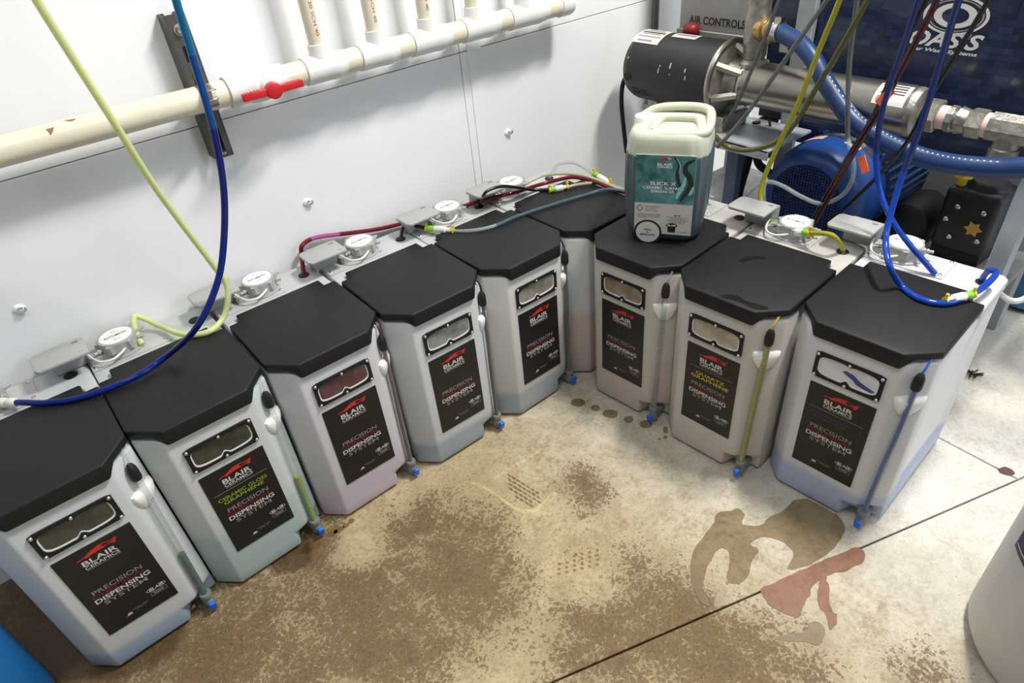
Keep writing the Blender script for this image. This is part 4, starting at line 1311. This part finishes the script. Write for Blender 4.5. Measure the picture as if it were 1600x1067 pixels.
turn('hex_nut', -.572, -.604, [(.030, 0), (.032, .1), (.032, .9), (.030, 1)], M_STEELR, seg_=6, sm=20)
turn('thread_tape', -.604, -.616, [(.026, 0), (.026, 1)], M_PINK)
te = turn('outlet_tee', -.615, -.735, [(.031, 0), (.031, .85), (.028, 1)], M_STEELR, seg_=8, sm=20)
obj('tee_branch', B().turned(V3(-.655), V3(-.655, 0, -.062), [(.027, 0), (.026, .6), (.029, .65), (.029, 1)], 14).mesh('tee_branch'), M_STEELR, te)
vf = obj('inlet_tee', B().turned(V3(-.018, 0, .045), V3(-.012, 0, .235), [(.040, 0), (.040, .06), (.026, .10), (.030, .14), (.033, .40), (.033, .62), (.029, .80), (.030, .82), (.030, .90), (.023, .92), (.023, 1)], 18).mesh('inlet_tee', smooth=30), M_STEELR, b_)
obj('riser_stub', B().cyl(V3(-.012, 0, .235), V3(-.010, 0, .75), .0225, seg=18).mesh('riser_stub'), mat('dark_grey_pipe', (104, 102, 98), rough=.4), vf)
obj('hose_nipple', B().turned(V3(-.030, -.006, .140), V3(-.098, -.02, .143), [(.030, 0), (.030, .3), (.025, .35), (.031, .5), (.031, .6), (.024, .65), (.024, 1)], 18).mesh('hose_nipple'), mat('brass', (176, 150, 96), rough=.3, metal=.9), vf)
obj('inlet_flange', B().box(-.028, .030, -.045, .012, .165, .178).mesh('inlet_flange', bevel=.003), M_STEEL, b_)
curved_patch('name_plate', 0, AZ - bo.z, .1008, .372, .272, 52, 100, M_PAPER, mot)
for k, (a0, a1, y0, y1) in enumerate(((92, 95, .36, .30), (86, 89, .365, .285), (79, 83, .365, .280), (74, 77, .36, .29), (66, 69, .365, .28), (56, 60, .355, .30))):
    curved_patch('plate_print', 0, AZ - bo.z, .1012, y0, y1, a0, a1, M_GRAYP if k != 2 else M_INK, mot, 3)
curved_patch('name_plate', 0, AZ - bo.z, .1008, .252, .165, 76, 97, M_PAPER, mot)
curved_patch('plate_print', 0, AZ - bo.z, .1012, .243, .175, 84, 90, M_GRAYP, mot, 3)
curved_patch('pump_plate', 0, AZ - bo.z, .0581, -.375, -.448, 22, 78, M_PAPER, b_)
for a0, a1, y0, y1 in ((70, 74, -.38, -.44), (62, 66, -.395, -.44), (55, 58, -.40, -.44), (48, 51, -.385, -.44), (30, 42, -.382, -.410)):
    curved_patch('plate_print', 0, AZ - bo.z, .0584, y0, y1, a0, a1, M_INK if a1 != 42 else M_GRAYP, b_, 3)
for y, a in ((.345, -30), (.310, -32), (.150, -34), (.115, -34), (.10, -42)):
    curved_patch('vent_slot', 0, AZ - bo.z, .1006, y, y - .026, a, a + 4, M_RUB, mot, 2)
    curved_patch('vent_slot', 0, AZ - bo.z, .1006, y - .006, y - .032, a - 9, a - 5, M_RUB, mot, 2)
for y, a, l in ((.235, 8, 8), (.232, 18, 3), (.195, 18, 9), (.192, 8, 2), (.140, 16, 6), (.135, 5, 6), (.36, 22, 4)):
    curved_patch('paint_chip', 0, AZ - bo.z, .1007, y, y - .005, a, a + l, M_GREY, mot, 2)
o = obj('plug_hole', B().turned(V3(.352, -.097, -.012), V3(.352, -.101, -.0125), [(.013, 0), (.013, 1)], 16).mesh('plug_hole'), M_RUB, mot)
obj('motor_cord', B().tube(spline([V3(.40, -.03, -.02), V3(.415, -.05, -.05), V3(.418, -.055, -.11), V3(.405, -.055, -.20), V3(.395, -.05, -.28)], 6), .0075, 10).mesh('motor_cord'), M_RUB, mot)
fbox('motor_foot', 1.80, 1.92, .02, .07, .568, .612, M_STEELR, b_, bo)
fbox('motor_foot', 1.82, 1.90, .28, .32, .568, .612, M_STEELR, b_, bo)
fbox('foot_beam', 1.84, 1.88, .06, .36, .5685, .585, M_STEELR, b_, bo)

# thick blue hose
h = tag(obj('water_hose', B().tube(spline([Vector((1.842, -.088, .843)), A(1228, 55, x=1.832), A(1252, 70, x=1.815), A(1272, 95, x=1.80), A(1292, 132, x=1.79), A(1328, 183, x=1.775), A(1362, 210, x=1.765), A(1402, 231, x=1.76), A(1448, 248, x=1.76), A(1500, 258, x=1.76), A(1560, 263, x=1.77), A(1640, 268, x=1.78), Vector((1.82, -.92, .60)), Vector((1.92, -1.0, .42)), Vector((2.02, -1.02, .16)), Vector((2.2, -.98, .025)), Vector((2.6, -.9, .0225))], 8), .0212, 18).mesh('water_hose', smooth=60), mat('blue_hose_rubber', (22, 50, 94), rough=.4, noise=.06, nscale=40)), 'thick blue rubber hose curving from the steel fitting across the pump', 'hose')
b = B()
path = spline([A(1284, 95, x=1.78), A(1302, 130, x=1.768), A(1338, 176, x=1.752), A(1370, 201, x=1.742), A(1408, 222, x=1.737), A(1452, 239, x=1.737), A(1502, 249, x=1.737), A(1562, 254, x=1.747)], 12)
for k in range(4, len(path) - 1):
    if k % 2:
        b.tube([path[k] + Vector((-.0005, 0, .001)), path[k].lerp(path[k + 1], .6) + Vector((-.0005, 0, .001))], .0016, 5)
obj('printed_line', b.mesh('printed_line'), mat('hose_print', (206, 212, 220), rough=.5), h)
obj('hose_clamp', B().turned(Vector((1.842, -.066, .842)), Vector((1.838, -.098, .843)), [(.0238, 0), (.0245, .1), (.0245, .4), (.0232, .45), (.0245, .6), (.0245, 1)], 20).box(-.008, .008, -.012, .006, .018, .032, Matrix.Translation((1.84, -.086, .845))).mesh('hose_clamp'), M_STEEL, h)

# blue electric motor, fan cover towards the tanks
MX, MY, MZ, MR = 1.885, -.222, .400, .150
e = thing('electric_motor', 'big blue finned electric motor lying behind the right tank row', 'motor', (MX, MY, .262))
V4 = lambda x, y=0, z=0: Vector((x - MX, y, MZ - .262 + z))
fc = obj('fan_cover', B().turned(V4(MX), V4(MX + .15), [(.100, 0), (.118, .02), (.138, .14), (.148, .36), (.152, .6), (.152, 1)], 44).mesh('fan_cover', smooth=50), M_MBLUE, e)
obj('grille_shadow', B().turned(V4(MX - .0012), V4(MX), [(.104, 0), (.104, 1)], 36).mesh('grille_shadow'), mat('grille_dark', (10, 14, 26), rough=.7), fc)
b = B()
for k in range(-12, 13):
    d = k * .0083
    l = math.sqrt(max(0, .103 ** 2 - d * d))
    if l > .01:
        b.box(-.0044, -.0010, d - .0013, d + .0013, MZ - .262 - l, MZ - .262 + l)
        b.box(-.0040, -.0010, -l, l, MZ - .262 + d - .0013, MZ - .262 + d + .0013)
gr = obj('grille', b.mesh('grille'), mat('grille_blue', (24, 50, 100), rough=.4), fc)
gr['kind'] = 'stuff'
obj('motor_body', B().turned(V4(MX + .15), V4(MX + .46), [(.128, 0), (.128, 1)], 40).mesh('motor_body'), M_NAVY, e)
fm = cached('fin', lambda: B().box(.165, .455, -.0022, .0022, .126, .156).mesh('fin'))
for k in range(40):
    if k in (26, 27, 28, 29, 30, 31, 32):
        continue
    o = obj('fin', fm, mat('fin_highlight_blue', (62, 84, 122), rough=.35), e)  # fins lighter than the motor body, highlights put into the colour
    o.location = (0, 0, MZ - .262)
    o.rotation_euler = (2 * PI * k / 40, 0, 0)
obj('terminal_box', B().box(.155, .33, .075, .185, MZ - .262 + .095, MZ - .262 + .185).mesh('terminal_box', bevel=.005), M_MBLUE, e)
for x0 in (.17, .40):
    obj('foot', B().box(x0, x0 + .06, -.13, .13, 0, .045).mesh('foot', bevel=.003), M_MBLUE, e)


def patch_x(name, x0, x1, a0, a1, m, rad=.1525):
    b = B()
    rows = []
    for k in range(7):
        a = math.radians(a0 + (a1 - a0) * k / 6)
        rows.append((b.bm.verts.new(V4(MX + x0, rad * math.sin(a), rad * math.cos(a))), b.bm.verts.new(V4(MX + x1, rad * math.sin(a), rad * math.cos(a)))))
    for p_, q_ in zip(rows, rows[1:]):
        b.bm.faces.new((p_[0], p_[1], q_[1], q_[0]))
    obj(name, b.mesh(name, smooth=60), m, fc)


patch_x('sticker', .095, .145, -12, -28, M_PAPER)
patch_x('sticker', .120, .148, 2, -9, M_PAPER)
patch_x('sticker', .085, .140, 10, 34, mat('pinkish_label', (190, 168, 160), rough=.5))
patch_x('sticker_mark', .108, .130, -15, -25, M_INK, .1528)
for u, v_, x, lab, du in ((1383, 151, 1.675, 'orange tag on the dark hoses in front of the steel pump', 1), (1349, 257, 1.68, 'orange tag on the dark hoses in front of the blue motor', -1)):
    c0 = A(u, v_, x=x)
    o = obj('orange_tag', B().box(-.002, .002, -.0085, .0085, -.019, .019).mesh('orange_tag', bevel=.001, seg=1), M_ORANGE)
    o.location = c0
    o.rotation_euler = (du * .55, .2, .1)
    tag(o, lab, 'tag')

# black gear pump at the right of the deck
q = thing('pressure_pump', 'black block-shaped pump with silver bolts and a gold star badge', 'pump', (2.12, -.575, .262))
obj('block', B().box(-.06, .06, -.066, .066, .030, .205).mesh('block', bevel=.016, seg=3), M_MOTOR, q)
obj('pump_foot', B().box(-.05, .05, -.06, .06, 0, .034).mesh('pump_foot'), M_RUB, q)
obj('top_housing', B().turned((0, -.01, .200), (0, -.01, .222), [(.052, 0), (.048, .6), (.038, 1)], 24).mesh('top_housing'), M_MOTOR, q)
obj('oil_cap', B().turned((-.03, .045, .205), (-.03, .045, .240), [(.012, 0), (.012, .5), (.022, .6), (.022, .9), (.016, 1)], 18).mesh('oil_cap'), M_YEL, q)
for y, z in ((.026, .158), (-.036, .158), (.044, .118), (.022, .072), (-.044, .080)):
    obj('bolt', B().turned((-.060, y, z), (-.067, y, z), [(.0075, 0), (.0075, .5), (.004, 1)], 10).mesh('bolt'), M_SCREW, q)
sp = [((.022 if k % 2 == 0 else .013) * math.cos(PI * k / 6), (.022 if k % 2 == 0 else .013) * math.sin(PI * k / 6)) for k in range(12)]
o = obj('star_badge', B().flat(sp, 0, .003, Matrix.Translation((-.0605, -.026, .110)) @ Matrix.Rotation(-PI / 2, 4, 'Z') @ Matrix.Rotation(PI / 2, 4, 'X')).mesh('star_badge'), mat('gold_badge', (196, 150, 60), rough=.4), q)
k = thing('drive_coupling', 'black round drive coupling between the blue motor and the black pump', 'coupling', (2.16, -.43, .262))
obj('hub', B().turned((-.09, 0, .062), (.08, 0, .062), [(.035, 0), (.056, .08), (.060, .3), (.060, .8), (.045, 1)], 28).mesh('hub', smooth=50), M_RUB, k)
obj('cover', B().box(-.06, .08, -.05, .05, 0, .03).mesh('cover', bevel=.008), M_MOTOR, k)
obj('wire_clip', B().tube(spline([(-.098, -.05, .04), (-.098, -.062, .025), (-.098, -.075, .022), (-.098, -.088, .032)], 4), .003, 6).mesh('wire_clip'), M_SCREW, k)

# cables and conduit behind
for lab, pts, rr in (('thick black cable running down beside the jug', [(1185, 195), (1176, 215), (1166, 255), (1156, 290), (1146, 330), (1140, 350)], .016),
                     ('black cable bending right behind the yellow-green hose', [(1182, 190), (1181, 225), (1185, 255), (1200, 268), (1215, 285)], .012),
                     ('thin black wire hanging under the steel pump', [(1202, 185), (1204, 200), (1210, 216), (1218, 228)], .0035)):
    tag(obj('cable', B().tube(spline([A(u, v_, x=1.93) for u, v_ in pts], 6), rr, 10).mesh('cable', smooth=60), M_RUB), lab, 'cable')
c0 = wp(2.035, .016, 0)
r_ = thing('conduit', 'dark grey conduit standing against the wall left of the cabinet', 'pipe', (c0.x, c0.y, .25))
obj('pipe_run', B().cyl((0, 0, 0), (0, 0, 1.3), .0125, seg=14).mesh('pipe_run'), mat('conduit_grey', (104, 104, 100), rough=.4, metal=.4), r_)
obj('coupling', B().cyl((0, 0, .33), (0, 0, .37), .0165, seg=14).mesh('coupling'), mat('conduit_grey', (104, 104, 100)), r_)

# ================================================================== DRUMS
M_DRUM = mat('white_drum_plastic', (192, 191, 190), rough=.4, noise=.015, nscale=6)
d = thing('drum', 'white plastic drum with navy label at the right picture edge', 'drum', (1.30, -1.20, 0))
RD = .180
obj('shell', B().lathe([(RD - .022, .004), (RD - .008, .010), (RD, .028), (RD, .58), (RD - .012, .60), (RD - .03, .606), (RD - .03, .598), (.02, .598)], 72).mesh('drum_shell', smooth=50), M_DRUM, d)


def wrap(name, rad, a0, a1, z0, z1, m, n=20):
    b = B()
    rows = []
    for k in range(n + 1):
        a = math.radians(a0 + (a1 - a0) * k / n)
        rows.append((b.bm.verts.new((rad * math.cos(a), rad * math.sin(a), z0)), b.bm.verts.new((rad * math.cos(a), rad * math.sin(a), z1))))
    for p_, q_ in zip(rows, rows[1:]):
        b.bm.faces.new((p_[0], q_[0], q_[1], p_[1]))
    return obj(name, b.mesh(name, smooth=60), m, d)


wrap('label_sheet', RD + .0006, 120.5, 250, .113, .50, mat('drum_label', (186, 186, 186), rough=.3))
wrap('navy_band', RD + .0012, 118.8, 250, .262, .43, mat('navy_label', (24, 36, 84), rough=.35))
wrap('band_edge', RD + .0016, 120.2, 249, .272, .275, M_SILV)
d = thing('drum', 'blue plastic drum in the lower left corner', 'drum', (-.324, .028, 0))
obj('shell', B().lathe([(.10, .004), (.125, .012), (.135, .03), (.135, .26), (.132, .30), (.115, .335), (.08, .352), (.03, .356)], 56).mesh('drum_shell', smooth=60), mat('blue_drum_plastic', (22, 104, 168), rough=.4), d)
obj('bung', B().lathe([(.028, .354), (.028, .372), (.024, .376)], 20).mesh('bung'), mat('blue_drum_plastic', (22, 104, 168)), d)
c1 = at(1606, 466, z=0)
d = thing('black_drum', 'black cylinder with a lettered light blue stripe behind the end tank', 'drum', (c1.x, c1.y, 0))
obj('shell', B().lathe([(.085, 0), (.105, .012), (.112, .03), (.112, .60), (.105, .62), (.02, .622)], 40).mesh('cylinder_shell', smooth=50), mat('black_cylinder', (30, 31, 36), rough=.4), d)
a_mid = math.degrees(math.atan2(-1.08 - c1.y, .211 - c1.x))
st = wrap('blue_stripe', .1128, a_mid + 2, a_mid - 24, .02, .60, mat('light_blue_stripe', (70, 128, 172), rough=.4))
aa = math.radians(a_mid - 11)
o = lettering('water supply', mat('stripe_ink', (24, 56, 96), rough=.5), d, (.1150 * math.cos(aa), .1150 * math.sin(aa), .25), .24, .026, bold=.01)
X_ = Vector((0, 0, 1))
Nn = Vector((math.cos(aa), math.sin(aa), 0))
Y_ = Nn.cross(X_)
o.rotation_euler = Matrix((X_, Y_, Nn)).transposed().to_euler()
w = tag(obj('white_hose', B().tube(spline([A(1552, 448, x=2.0), A(1566, 462, x=1.96), A(1582, 470, x=1.95), A(1602, 466, x=1.96), A(1640, 440, x=1.98)], 8), .0075, 10).mesh('white_hose', smooth=60), mat('white_cable', (226, 226, 222))), 'white hose looping in front of the black cylinder', 'hose')
b = B()
for k in range(9):
    a = random.uniform(0, 2 * PI)
    p_ = Vector((0, 0, .006))
    b.tube([p_ + Vector((random.uniform(-.006, .006), random.uniform(-.01, .01), 0)), p_ + Vector((.022 * math.cos(a), .022 * math.sin(a), random.uniform(-.004, .006)))], .002, 5)
o = tag(obj('debris', b.mesh('debris'), mat('dark_debris', (60, 40, 32), rough=.9)), 'tuft of dark debris on the floor right of the end tank', 'debris')
o.location = at(1521, 588, z=0)
